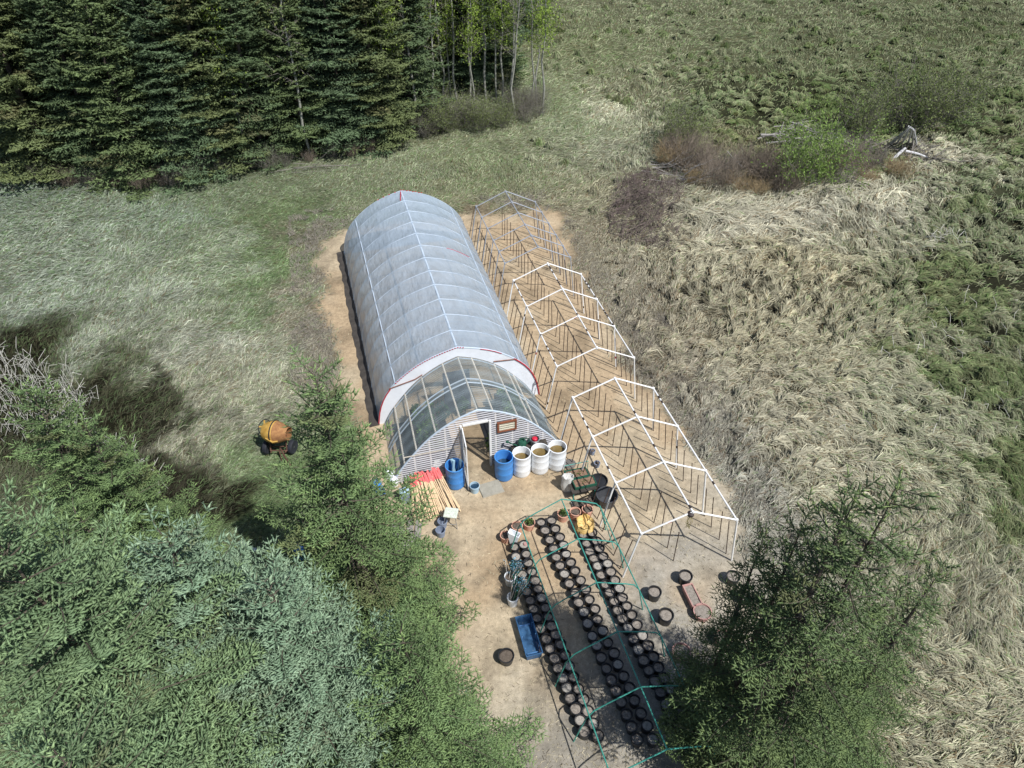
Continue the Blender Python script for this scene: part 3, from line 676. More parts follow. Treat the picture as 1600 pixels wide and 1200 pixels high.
margin([(450, 330), (560, 325), (545, 380), (530, 460), (560, 660), (540, 720), (450, 640), (455, 480)], 15000, 11, 'grey dead weed stubble on the left margin of the greenhouse plot', (.30, .27, .235), .14)
margin([(735, 310), (850, 300), (900, 350), (950, 430), (1020, 470), (1090, 560), (1180, 680), (1240, 800), (1300, 1000), (1180, 900), (1080, 700), (960, 540), (880, 380), (840, 335)], 34000, 12, 'grey brown weed stubble along the right margin of the white frames', (.28, .255, .22), .2)
# ------------------------------------------------------------------ greenhouse
CX = -.33
PROF_BIG = [(0, 2.71), (.45, 2.60), (.9, 2.45), (1.28, 2.29), (1.7, 2.0), (2.1, 1.68), (2.35, 1.42), (2.6, 1.0), (2.75, .55), (2.83, 0)]
PROF_SM = [(0, 2.47), (.5, 2.32), (1, 2.06), (1.5, 1.70), (1.9, 1.28), (2.3, .80), (2.6, .40), (2.78, 0)]
def arc(prof, n=14, grow=0.0):
    """smooth arch as (lx, z) from left foot to right foot"""
    d = np.array([p[0] for p in prof]); z = np.array([p[1] for p in prof]); s = np.concatenate([[0], np.cumsum(np.hypot(np.diff(d), np.diff(z)))])
    t = np.linspace(0, s[-1], n); dd = np.interp(t, s, d); zz = np.interp(t, s, z)
    for _ in range(2):
        dd[1:-1] = .25*dd[:-2]+.5*dd[1:-1]+.25*dd[2:]; zz[1:-1] = .25*zz[:-2]+.5*zz[1:-1]+.25*zz[2:]
    nx = dd.copy(); dd = dd*(1+grow/2.7)+0*nx; zz = zz*(1+grow/2.7)
    left = [(CX-a, b) for a, b in zip(dd[::-1], zz[::-1])]; right = [(CX+a, b) for a, b in zip(dd[1:], zz[1:])]
    return left+right
def film_mat(name, col, rough, transp, transl, stripe=None, bumpy=0.0, streak=True, sp=.5):
    m = bpy.data.materials.new(name); m.use_nodes = True; nt = m.node_tree; N = nt.nodes; K = nt.links
    b = N['Principled BSDF']; b.inputs['Base Color'].default_value = (*col, 1); b.inputs['Roughness'].default_value = rough; b.inputs['Specular IOR Level'].default_value = sp
    tc = N.new('ShaderNodeTexCoord'); tl = N.new('ShaderNodeBsdfTranslucent'); tl.inputs[0].default_value = (*[min(1, c*1.1) for c in col], 1)
    tp = N.new('ShaderNodeBsdfTransparent'); m1 = N.new('ShaderNodeMixShader'); m1.inputs[0].default_value = transl
    K.new(b.outputs[0], m1.inputs[1]); K.new(tl.outputs[0], m1.inputs[2])
    m2 = N.new('ShaderNodeMixShader'); K.new(m1.outputs[0], m2.inputs[1]); K.new(tp.outputs[0], m2.inputs[2])
    K.new(m2.outputs[0], N['Material Output'].inputs['Surface'])
    ns = N.new('ShaderNodeTexNoise'); ns.inputs['Scale'].default_value = 1.0; ns.inputs['Detail'].default_value = 8; ns.inputs['Roughness'].default_value = .7
    mp = N.new('ShaderNodeMapping'); mp.inputs['Scale'].default_value = (2.2, 1.0, .8) if streak else (1, 1, 1)
    K.new(tc.outputs['Object'], mp.inputs[0]); K.new(mp.outputs[0], ns.inputs['Vector'])
    mr = N.new('ShaderNodeMapRange'); mr.inputs[1].default_value = .3; mr.inputs[2].default_value = .7; mr.inputs[3].default_value = max(0, transp-.09); mr.inputs[4].default_value = min(1, transp+.09)
    K.new(ns.outputs['Fac'], mr.inputs[0]); fac = mr.outputs[0]
    if stripe:
        wv = N.new('ShaderNodeTexWave'); wv.wave_type = 'BANDS'; wv.bands_direction = stripe[0]; wv.inputs['Scale'].default_value = stripe[1]; wv.inputs['Distortion'].default_value = 0
        K.new(tc.outputs['Object'], wv.inputs['Vector']); ma = N.new('ShaderNodeMath'); ma.operation = 'MULTIPLY_ADD'; K.new(wv.outputs['Fac'], ma.inputs[0]); ma.inputs[1].default_value = stripe[2]; K.new(fac, ma.inputs[2]); ma.use_clamp = True; fac = ma.outputs[0]
    K.new(fac, m2.inputs[0])
    if bumpy:
        n2 = N.new('ShaderNodeTexNoise'); n2.inputs['Scale'].default_value = 2.2; n2.inputs['Detail'].default_value = 5; m3 = N.new('ShaderNodeMapping'); m3.inputs['Scale'].default_value = (3.5, 1.2, 1.2)
        K.new(tc.outputs['Object'], m3.inputs[0]); K.new(m3.outputs[0], n2.inputs['Vector'])
        bp = N.new('ShaderNodeBump'); bp.inputs['Strength'].default_value = bumpy; bp.inputs['Distance'].default_value = .08; K.new(n2.outputs['Fac'], bp.inputs['Height']); K.new(bp.outputs[0], b.inputs['Normal'])
    return m
M_FILM = film_mat('hazy_plastic_film', (.47, .57, .68), .22, .35, .20, None, .6)
M_SHEET = mat('white_sheeting', (.72, .75, .80), .55, var=.08, scale=2, bump=.2)
M_POLYR = film_mat('clear_corrugated_roof', (.34, .41, .44), .10, .55, .05, ('Y', 3.5, .28), 0)
M_POLYF = film_mat('clear_corrugated_front', (.62, .62, .66), .3, .20, .08, ('Z', 3.5, 1.0), 0)  # white and clear stripes imitate sky reflections on the corrugations
M_RIB = mat('rib_pipe', (.46, .54, .63), .4, var=.1, scale=3, bump=0)
M_BATTEN = mat('pale_batten', (.62, .58, .50), .7, var=.15, scale=8, bump=.1)
M_RED = mat('red_tape', (.42, .03, .045), .5, var=.2, scale=9, bump=0)
M_LATH = mat('brown_lath', (.20, .085, .055), .7, var=.3, scale=9, bump=.1)
M_WHITE = mat('white_paint', (.74, .74, .73), .5, var=.08, scale=7, bump=.05)
M_WOODRED = mat('reddish_wood', (.20, .07, .035), .6, var=.35, scale=9, bump=.2)
gh = empty('greenhouse', 'long arched plastic film greenhouse with a clear corrugated entrance section in front', 'greenhouse', L(0, 0), YAW)
# everything below is in the house's own axes: x = lx, y = ly, z
NA = 33; RIBS = [2.8+.933*k for k in range(13)]
a_big = arc(PROF_BIG, 17); a_fine = arc(PROF_BIG, 33)
def film():
    ys = []
    for k in range(12):
        for f in (0, .125, .25, .375, .5, .625, .75, .875): ys.append((RIBS[k]+.933*f, math.sin(f*math.pi)))
    ys.append((RIBS[12], 0)); V = []
    for i, (yy, s) in enumerate(ys):
        for j, (x, z) in enumerate(a_fine):
            sag = (.020+.03*fbm(np.array([j*.3]), np.array([i*.125]), 410, 2)[0])*s*(1 if 4 < j < len(a_fine)-5 else .3); w = .045*s*(fbm(np.array([j*.55+i*.15]), np.array([i*.33]), 400, 3)[0]-.5)
            k = 1-sag/2.7+w/2.7
            V.append((CX+(x-CX)*k, yy, max(0.01, z*k)))
    n = len(a_fine); F = np.array([(i*n+j, i*n+j+1, (i+1)*n+j+1, (i+1)*n+j) for i in range(len(ys)-1) for j in range(n-1)])
    return fastmesh('film_cover', V, [F], M_FILM, None, True)
cover_o = link('film_cover', film(), gh)
for i, yy in enumerate(RIBS):
    m = M(); m.tube([(CX+(x-CX)*.998, yy, z*.998) for x, z in a_big], .015 if i else .03, 6); m.build('rib', M_RIB, cover_o)
m = M(); m.tube([(CX, 2.8, 2.66), (CX, 14.0, 2.66)], .040, 8); m.build('ridge_pole', M_RIB, cover_o)
for j in (7, len(a_big)-8):
    x, z = a_big[j]; m = M(); m.tube([(x, 2.8, z*.992), (x, 14.0, z*.992)], .02, 6); m.build('purlin', M_RIB, cover_o)
def gable(prof_pts, yy, inner=None):
    V = []; F = []; n = len(prof_pts)
    if inner is None:
        for x, z in prof_pts: V += [(x, yy, z), (x, yy, 0)]
    else:
        for (x, z), (x2, z2) in zip(prof_pts, inner): V += [(x, yy, z), (x2, yy, z2)]
    for i in range(n-1): F.append((2*i, 2*i+2, 2*i+3, 2*i+1))
    return V, F
V, F = gable(a_big, 2.78, [(CX+(x-CX)*.95, z*.95) for x, z in arc(PROF_SM, 17)]); mm = M(); mm.add(V, F); mm.build('white_gable', M_SHEET, gh)
V, F = gable(a_big, 14.0); mm = M(); mm.add(V, F); mm.build('rear_wall', M_FILM, gh)
def tape(i0, i1, r=.022, name='red_tape'):
    m = M(); m.tube([(x, 2.765, z+.005) for x, z in a_big[i0:i1]], r, 5); m.build(name, M_RED, gh)
tape(0, 7, .024); tape(NA-9, NA, .024); tape(19, 23, .014)
m = M()
for i in range(7, 17):
    x, z = a_big[i]; x2, z2 = a_big[i+1]
    for q in range(3):
        f = (q+.3)/3; m.box((x+(x2-x)*f, 2.765, z+(z2-z)*f+.012), (.05, .02, .018))
for i in range(12, 20):
    x, z = a_big[i]; m.box((x, 14.0, z+.015), (.07, .03, .02)); m.box((x+.12, 14.0, z+.0), (.06, .03, .02))
m.build('tape_tabs', M_RED, gh)
m = M(); m.tube([(CX-2.33, 2.76, 1.50), (CX-1.45, 2.75, 1.72), (CX-1.2, 2.75, 1.86)], .018, 5); m.build('lath', M_LATH, gh); m = M(); m.tube([(CX+2.0, 2.76, 1.80), (CX+1.2, 2.75, 1.88)], .018, 5)
m.build('lath', M_LATH, gh)
m = M(); x, z = a_big[24]; m.tube([(a_big[j][0], RIBS[7], a_big[j][1]+.012) for j in range(20, 25)], .012, 5); m.tube([(CX-.15, 13.2, 2.66), (CX-.02, 13.9, 2.70)], .02, 5); m.build('red_cord', M_RED, gh)
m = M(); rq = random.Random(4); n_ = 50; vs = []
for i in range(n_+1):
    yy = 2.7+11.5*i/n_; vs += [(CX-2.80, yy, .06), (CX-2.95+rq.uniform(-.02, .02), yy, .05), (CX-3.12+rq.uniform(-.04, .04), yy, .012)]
m.add(vs, [(i*3+j, i*3+j+1, i*3+j+4, i*3+j+3) for i in range(n_) for j in (0, 1)]); m.build('shadow_strip', mat('painted_shadow', (.055, .048, .042), .8, var=.4, scale=3, bump=.4), gh)  # added dark strip, its colour stands for the house's shadow on the left
# corrugated entrance section
a_sm = arc(PROF_SM, 17)
def corr_roof():
    y0, y1 = 0, 2.76; ny = 290; V = []
    for i in range(ny+1):
        yy = y0+(y1-y0)*i/ny; k = 1+.0035*math.sin(2*math.pi*yy/.076)
        k *= 1-.045*max(0, yy)/2.76
        for x, z in a_sm: V.append((CX+(x-CX)*k, yy, z*k))
    n = len(a_sm); I = np.arange((ny+1)*n).reshape(ny+1, n)
    F = np.stack([I[:-1, :-1], I[:-1, 1:], I[1:, 1:], I[1:, :-1]], -1).reshape(-1, 4)
    return fastmesh('corrugated_roof', V, [F], M_POLYR, None, True)
roof = link('corrugated_roof', corr_roof(), gh)
def z_at(prof, d): return float(np.interp(abs(d), [p[0] for p in prof], [p[1] for p in prof]))
for lx in (CX, .14, .93, 1.40, 1.62, -.87, -1.62, -2.25, -2.66):
    z = z_at(PROF_SM, lx-CX)-.03; m = M(); m.tube([(lx, 0, z), (CX+(lx-CX)*.955, 2.74, z*.955)], .026, 4); m.build('purlin', M_BATTEN, roof, smooth=False)
for yy, r in ((.02, .030), (1.42, .022), (1.62, .022), (2.72, .022)):
    m = M(); m.tube([(CX+(x-CX)*(1.0 if yy < .1 else .985-.045*yy/2.76), yy, z*(1.0 if yy < .1 else .985-.045*yy/2.76)) for x, z in a_sm], r, 6); m.build('arch_rib', M_RIB if yy < .1 or yy > 1 else M_BATTEN, roof)
DOOR = (-.84, 0.0, 1.96)
def front():
    zs = np.arange(0, 2.44, .0095); V = []; F = []
    d = np.array([p[0] for p in PROF_SM])[::-1]; zz = np.array([p[1] for p in PROF_SM])[::-1]
    def w(z): return float(np.interp(z, zz, d))
    for i in range(len(zs)-1):
        z0, z1 = zs[i], zs[i+1]; y0 = .010*math.sin(2*math.pi*z0/.0898); y1 = .010*math.sin(2*math.pi*z1/.0898)
        segs = [(CX-w(z0), CX-w(z1), DOOR[0], DOOR[0]), (DOOR[1], DOOR[1], CX+w(z0), CX+w(z1))] if z1 < DOOR[2] else [(CX-w(z0), CX-w(z1), CX+w(z0), CX+w(z1))]
        for a0, a1, b0, b1 in segs:
            n = len(V); V += [(a0, y0, z0), (b0, y0, z0), (b1, y1, z1), (a1, y1, z1)]; F.append((n, n+1, n+2, n+3))
    return fastmesh('front_wall', V, [np.array(F)], M_POLYF, None, False)
fw = link('front_wall', front(), gh)
for lx in (-2.35, -1.85, -1.35, .22, .75, 1.25, 1.75):
    z = z_at(PROF_SM, lx-CX)-.03; m = M(); m.box((lx, .035, z/2), (.05, .04, z)); m.build('stud', M_BATTEN, fw, smooth=False)
m = M(); m.box((-1.75, -.02, 1.12), (1.85, .012, .03)); m.build('rail', M_BATTEN, fw, smooth=False)
df = empty('door_frame', None, None, (0, 0, 0)); del_ = df; bpy.data.objects.remove(df)
m = M(); m.box((DOOR[0]-.03, -.01, .99), (.06, .09, 1.98)); m.box((DOOR[1]+.03, -.01, .99), (.06, .09, 1.98)); m.box(((DOOR[0]+DOOR[1])/2, -.012, 1.99), (.78, .085, .055)); m.build('door_frame', M_WHITE, gh, smooth=False)
m = M(); w, h = .80, 1.92
for x in (.025, w-.025): m.box((x, 0, h/2), (.05, .035, h))
for z in (.03, h*.5, h-.03): m.box((w/2, 0, z), (w-.1, .033, .055))
dr = m.build('door', M_WHITE, gh, (DOOR[0]+.0, -.07, .03), R_(-94), smooth=False)
m = M(); m.box((w/2, .004, h*.25), (w-.1, .006, h*.46)); m.box((w/2, .004, h*.75), (w-.1, .006, h*.46)); m.build('pane', M_POLYR, dr, smooth=False)
m = M(); m.tube([(w-.06, -.02, 1.0), (w-.06, -.06, 1.02), (w-.06, -.06, 1.12), (w-.06, -.02, 1.14)], .008, 6); m.build('handle', M_LATH, dr)
m = M(); wx, wz, ww, wh = .56, 1.62, .56, .36
for s in (-1, 1): m.box((wx+s*ww/2, -.035, wz), (.055, .06, wh+.055))
for s in (-1, 1): m.box((wx, -.035, wz+s*wh/2), (ww-.055, .056, .05))
wf = m.build('window', M_WOODRED, gh, smooth=False)
m = M()
for k in range(4): m.box((wx, -.035, wz-.13+k*.088), (ww-.06, .02, .078), 0, Matrix.Rotation(R_(18), 4, 'X'))
m.build('louvre', mat('cream_louvre', (.60, .57, .46), .6, var=.1, bump=.05), wf, smooth=False)
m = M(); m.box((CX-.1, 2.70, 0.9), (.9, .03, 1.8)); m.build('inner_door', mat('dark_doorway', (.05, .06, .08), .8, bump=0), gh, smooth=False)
# inside the entrance section
M_DARKW = mat('dark_bench_wood', (.05, .042, .036), .85, var=.4, scale=8, bump=.3)
def bench(lx, ly, w, d, h, label):
    e = empty('potting_bench', label, 'bench', L(lx, ly), YAW); m = M()
    for k in range(5): m.box((0, -d/2+d*(k+.5)/5, h), (w, d/5-.015, .03))
    m.build('bench_top', M_DARKW, e, smooth=False)
    for sx in (-1, 1):
        for sy in (-1, 1): q = M(); q.box((sx*(w/2-.04), sy*(d/2-.04), h/2-.01), (.06, .06, h-.03)); q.build('leg', M_DARKW, e, smooth=False)
bench(-1.75, 1.35, .9, 2.2, .72, 'dark potting bench seen through the left side of the clear entrance roof')
bench(1.22, 1.35, .9, 2.2, .72, 'dark potting bench seen through the right side of the clear entrance roof')
M_BLACKP = mat('black_plastic', (.022, .023, .026), .42, var=.3, scale=9, bump=.05)
M_SOIL = mat('dry_potting_soil', (.19, .165, .14), .98, scale=24, bump=1.0, col2=(.38, .34, .295))
M_SOILD = mat('dark_potting_soil', (.075, .058, .045), .98, scale=28, bump=1.0, col2=(.19, .155, .125))
M_TERRA = mat('terracotta', (.58, .32, .23), .8, var=.16, scale=7, bump=.1)
M_PINK = mat('faded_pink_plastic', (.42, .235, .21), .6, var=.12, scale=7, bump=.05)
def pot_meshes(name, r, h, mt, soilm, taper=.8, rim=.012, fill=.82):
    m = M(); m.lathe([(r*taper, 0), (r*.97, h*.86), (r*1.02, h*.87), (r*1.03, h), (r-rim, h), (r-rim-.004, h*.8), (r*taper-rim, .01)], 22)
    p = m.mesh(name, mt); q = M(); zz = h*fill; q.lathe([(r*.6, zz-.03), (r-rim-.003, zz-.012), (r*.72, zz+.006), (r*.3, zz-.004), (.01, zz+.008)], 14); q.v = [(a+random.uniform(-.004, .004), b, c+random.uniform(-.008, .008)) for a, b, c in q.v]
    return p, q.mesh(name+'_soil', soilm)
def leafy(name, seed, n, R, h, size, col):
    rg = np.random.default_rng(seed); p = rg.normal(0, 1, (n, 3)); p /= np.linalg.norm(p, axis=1)[:, None]; p *= rg.random((n, 1))**.5*R; p[:, 2] = np.abs(p[:, 2])*h/R*.8+.03
    V, f, cc = leaves(p, size, np.array(col)*np.exp(rg.normal(0, .3, (n, 1))), rg); return fastmesh(name, V, [f], M_LEAF, cc)
M_RUSTY = None
LF = [leafy('foliage', 50+i, 120, .2+.04*i, .3, .05, ((.07, .13, .04), (.11, .18, .05), (.05, .10, .05))[i]) for i in range(3)]
pin, sin_ = pot_meshes('nursery_pot', .11, .18, M_BLACKP, M_SOILD)
k = 0
for lx0, side in ((-1.85, 'left'), (1.35, 'right')):
    for i in range(7):
        for j in range(2):
            if rw.random() < .2: continue
            p = L(lx0*.92-.2+j*.36+rw.uniform(-.05, .05), .45+i*.3, .736); e = empty('potted_plant', 'small green plant in a black pot on the %s bench under the clear roof' % side, 'plant', p, rw.uniform(0, 6), 'plants on the %s hand bench' % side)
            link('pot', pin, e); link('soil', sin_, e); f = link('foliage', LF[k % 3], e, (0, 0, .16)); f.scale = (.85, .85, .7); k += 1
M_BAGW = mat('white_sack', (.62, .62, .60), .6, var=.1, scale=6, bump=.4)
def sack(name, label, p, r, h, mt, rz=0, seed=1, cat='sack', squash=1.0):
    rg = np.random.default_rng(seed); m = M(); prof = [(r*.86, 0), (r*1.02, h*.25), (r, h*.6), (r*.86, h*.85), (r*.95, h), (r*.86, h*1.02), (r*.72, h*.86), (r*.35, h*.82)]
    m.lathe(prof, 22); m.v = [(a*(1+.10*math.sin(7*math.atan2(b, a)+c*9)+rg.normal(0, .03)), b*squash*(1+.08*math.sin(5*math.atan2(b, a)+c*5)+rg.normal(0, .03)), max(0, c+(rg.normal(0, .03) if c > h*.7 else 0))) for a, b, c in m.v]
    return tag(m.build(name, mt, None, p, rz), label, cat)
sack('white_sack', 'white sack lying inside the entrance under the clear roof, front left corner', L(-1.6, .15, .0), .2, .35, M_BAGW, 0, 3)
for i, (lx, ly, lb) in enumerate(((-.32, 2.45, 'tall leafy plant just inside the right side of the open doorway'), (.28, .5, 'bushy green plant right behind the right door post'), (-1.05, 2.35, 'large leafy plant in the back left corner of the clear entrance'))):
    e = empty('leafy_plant', lb, 'plant', L(lx, ly, .008), i); link('pot', pin, e); link('soil', sin_, e); f = link('foliage', LF[i], e, (0, 0, .2)); f.scale = (1.2, 1.2, 2.4)
# ------------------------------------------------------------------ barrels, buckets and cans
M_BLUE = mat('blue_plastic', (.06, .24, .60), .38, var=.12, scale=4, bump=.03)
M_WPL = mat('white_plastic', (.76, .79, .82), .42, var=.07, scale=4, bump=.03)
M_WATER = mat('still_murky_water', (.15, .105, .035), .06, var=.4, scale=3, bump=0)
M_WATERD = mat('dark_water', (.02, .05, .09), .05, var=.3, scale=3, bump=0)
def barrel(lx, ly, mt, wm, label, group, zw=.70, h=.88, r=.285):
    e = empty('barrel', label, 'barrel', L(lx, ly), rw.uniform(0, 3), group); m = M()
    m.lathe([(r*.90, 0), (r*.97, .03), (r, .10), (r*1.0, h*.3), (r*1.018, h*.325), (r*1.018, h*.345), (r, h*.37), (r, h*.63), (r*1.018, h*.655), (r*1.018, h*.675), (r, h*.70), (r, h*.96), (r*1.03, h*.975), (r*1.02, h), (r*.93, h), (r*.92, h*.95), (r*.94, .05)], 36)
    m.build('shell', mt, e); q = M(); q.lathe([(r*.93, zw-.03), (r*.93, zw), (.01, zw)], 30); q.build('water', wm, e)
barrel(.31, -.57, M_BLUE, M_WATERD, 'open blue barrel of dark water beside the right door post', 'water barrels along the front wall', .5)
barrel(.88, -.57, M_WPL, M_WATER, 'white barrel next to the blue one, holding the lowest brown water', 'water barrels along the front wall', .60)
barrel(1.47, -.60, M_WPL, M_WATER, 'middle one of the three white barrels of brown water', 'water barrels along the front wall', .68)
barrel(2.03, -.61, M_WPL, M_WATER, 'white barrel at the outer corner of the greenhouse, farthest from the door', 'water barrels along the front wall', .66)
barrel(-1.22, -.50, M_BLUE, M_WATERD, 'blue barrel left of the open door with tall tubes standing in it', 'water barrels along the front wall', .35)
M_CLEAR = mat('pale_blue_tube', (.30, .48, .58), .3, var=.15, bump=0)
for i, (dx, dy, t) in enumerate(((-.08, .0, .08), (.0, .05, -.05), (.08, -.04, .12))):
    b = L(-1.22+dx, -.50+dy, .36); e_ = L(-1.22+dx+t, -.50+dy+.08, 1.0); m = M(); m.tube([(0, 0, 0), e_-b], .045, 10)
    tag(m.build('plastic_tube', M_CLEAR, None, b), ['leftmost pale tube in the blue barrel by the door', 'middle pale tube in the blue barrel by the door', 'rightmost pale tube in the blue barrel by the door'][i], 'tube', 'tubes in the left blue barrel')
def bucket(p, r, h, mt, label, wm=None, wz=.6, handle=True, name='bucket', rz=0, group=None):
    e = empty(name, label, 'bucket', p, rz, group); m = M()
    m.lathe([(r*.82, 0), (r*.97, h*.88), (r*1.04, h*.88), (r*1.04, h*.93), (r, h*.94), (r*1.02, h), (r*.93, h), (r*.92, h*.9), (r*.76, .015)], 24); m.build('body', mt, e)
    if wm: q = M(); q.lathe([(r*.8, h*wz-.02), (r*.88, h*wz), (.01, h*wz)], 20); q.build('contents', wm, e)
    if handle: q = M(); q.tube([(r*1.03*math.cos(a), -r*.15*math.sin(a)-.01-r*.35*math.sin(a), h*.90+r*.25*math.sin(a)*-1) for a in np.linspace(0, math.pi, 12)], .004, 5); q.build('handle', M_STEEL, e)
    return e
M_STEEL = mat('galvanised_steel', (.42, .43, .44), .38, .7, var=.15, scale=5, bump=.05)
M_PALEB = mat('pale_blue_plastic', (.36, .50, .60), .45, var=.1, bump=.03)
M_GREYP = mat('blue_grey_plastic', (.20, .24, .32), .5, var=.15, bump=.03)
M_GREENP = mat('dark_green_plastic', (.02, .085, .055), .4, var=.2, bump=.03)
bucket(L(-.72, -.93), .15, .27, M_PALEB, 'pale blue bucket at the foot of the open door', M_WATERD, .7)
e = empty('watering_can', 'dark green watering can standing behind the white barrels, spout to the left', 'watering can', L(1.0, -.18, .0), YAW)
m = M(); m.box((0, 0, .36), (.34, .22, .72)); m.build('crate', M_DARKW, e, smooth=False) if False else None
m = M(); m.lathe([(.13, .72), (.14, .76), (.14, .96), (.10, 1.02), (.07, 1.02), (.06, .98)], 20); m.build('body', M_GREENP, e)
m = M(); m.tube([(-.12, 0, .80), (-.30, 0, .93), (-.46, 0, 1.06)], [.03, .02, .014], 8); m.lathe([(.045, 1.05), (.05, 1.09), (.0101, 1.10)], 12, (-.47, 0, 0)); m.build('spout', M_GREENP, e)
m = M(); m.tube([(.13, 0, .80), (.24, 0, .92), (.16, 0, 1.08), (0, 0, 1.10), (-.06, 0, 1.03)], .014, 8); m.build('handle', M_GREENP, e)
sh = empty('shelf', 'narrow dark shelf against the front wall carrying the watering can', 'shelf', L(1.25, -.16), YAW)
m = M(); m.box((0, 0, .695), (1.15, .24, .03)); m.build('board', M_DARKW, sh, smooth=False)
for s in (-1, 1): m = M(); m.box((s*.5, 0, .34), (.04, .2, .68)); m.build('leg', M_DARKW, sh, smooth=False)
e = bucket(L(1.42, -.17, .712), .15, .26, M_STEEL, 'galvanised pail with something red in it on the shelf behind the white barrels', None)
m = M(); m.lathe([(.07, .12), (.09, .2), (.085, .27), (.04, .30), (.0101, .30)], 14); m.build('red_contents', mat('bright_red', (.55, .02, .05), .4, bump=0), e)
m = M(); m.add([(-.36, -.27, 0), (.36, -.27, 0), (.36, .27, 0), (-.36, .27, 0), (-.34, -.25, .05), (.34, -.25, .05), (.34, .25, .05), (-.34, .25, .05)], [(0, 3, 2, 1), (4, 5, 6, 7), (0, 1, 5, 4), (1, 2, 6, 5), (2, 3, 7, 6), (3, 0, 4, 7)])
M_SLAB = mat('worn_concrete', (.30, .285, .24), .9, var=.15, scale=9, bump=.3)
tag(m.build('paving_slab', M_SLAB, None, L(-.22, -.98, -.005), YAW+.1, smooth=False), 'worn flat slab on the earth in front of the open door', 'slab')
# flat dark lid near the corner
m = M(); m.lathe([(.20, 0), (.20, .02), (.18, .026), (.01, .022)], 28); p = G(890, 725); tag(m.build('round_lid', mat('grey_lid', (.13, .12, .11), .8), None, (p[0], p[1], .004)), 'flat dark round lid lying on the ground right of the white barrels', 'lid')
# ------------------------------------------------------------------ wooden stakes with red tips
M_STAKE = mat('raw_stake_wood', (.60, .44, .27), .75, var=.18, scale=12, bump=.15)
M_TIP = mat('salmon_red_paint', (.72, .13, .13), .6, var=.12, scale=9, bump=.05)
TIPN = [M().box((0, .155, 0), (.038, .31, .013)).mesh('painted_tip', M_TIP, False)]
STK = M().box((0, -.58, 0), (.030, 1.16, .011)).mesh('stick', M_STAKE, False)
rs = random.Random(3)
for i in range(44):
    f = (i+.5)/44; f = f+rs.uniform(-.03, .03)
    x0 = -2.60+1.02*f+rs.uniform(-.03, .03); ang = -.10+.42*f+rs.uniform(-.07, .07); yy = -.62+.12*f+rs.uniform(-.09, .09)
    e = empty('wooden_stake', 'thin wooden stake with a red painted end in the fanned pile left of the door', 'stake', L(x0, yy, 0), 0, 'red tipped stakes fanned on the ground')
    z0 = .03+.05*rs.random(); e.location.z = z0+.42; e.rotation_euler = (math.atan2(.40, 1.04)*(.9+.15*rs.random()), 0, YAW+ang)
    link('stick', STK, e); link('painted_tip', TIPN[0], e)
for i, (dx, dz, a) in enumerate(((-2.2, .5, .0), (-2.1, .54, .1), (-1.75, .5, -.05))):
    m = M(); m.box((0, 0, 0), (1.1, .10, .05)); tag(m.build('rest_board', M_STAKE, None, L(dx, -.28-.06*i, .30+.05*i), YAW+a, smooth=False), ['lowest cross board holding up the red stake ends', 'middle cross board behind the red stake ends', 'cross board reaching to the blue barrel behind the red stake ends'][i], 'board', 'boards behind the stakes')
m = M()
for i in range(9): m.add([(-2.5+i*.52, .1, .006), (-2.0+i*.52, .1, .006), (-2.0+i*.52, 2.6, .006), (-2.5+i*.52, 2.6, .006)], [(0, 1, 2, 3)])
m = M(); m.add([(-2.75, .12, .008), (-.95, .12, .008), (-.95, 2.65, .008), (-2.75, 2.65, .008)], [(0, 1, 2, 3)]); tag(m.build('shade_sheet', M_BLACKP, None, L(0, 0), YAW), 'dark sheet added as shade under the left bench inside the clear entrance', 'shade sheet')  # added black sheets, left and right, imitate shade on the entrance floor
m = M(); m.add([(.12, .12, .008), (2.3, .12, .008), (2.3, 2.65, .008), (.12, 2.65, .008)], [(0, 1, 2, 3)]); tag(m.build('shade_sheet', M_BLACKP, None, L(0, 0), YAW), 'dark sheet added as shade under the right bench inside the clear entrance', 'shade sheet')
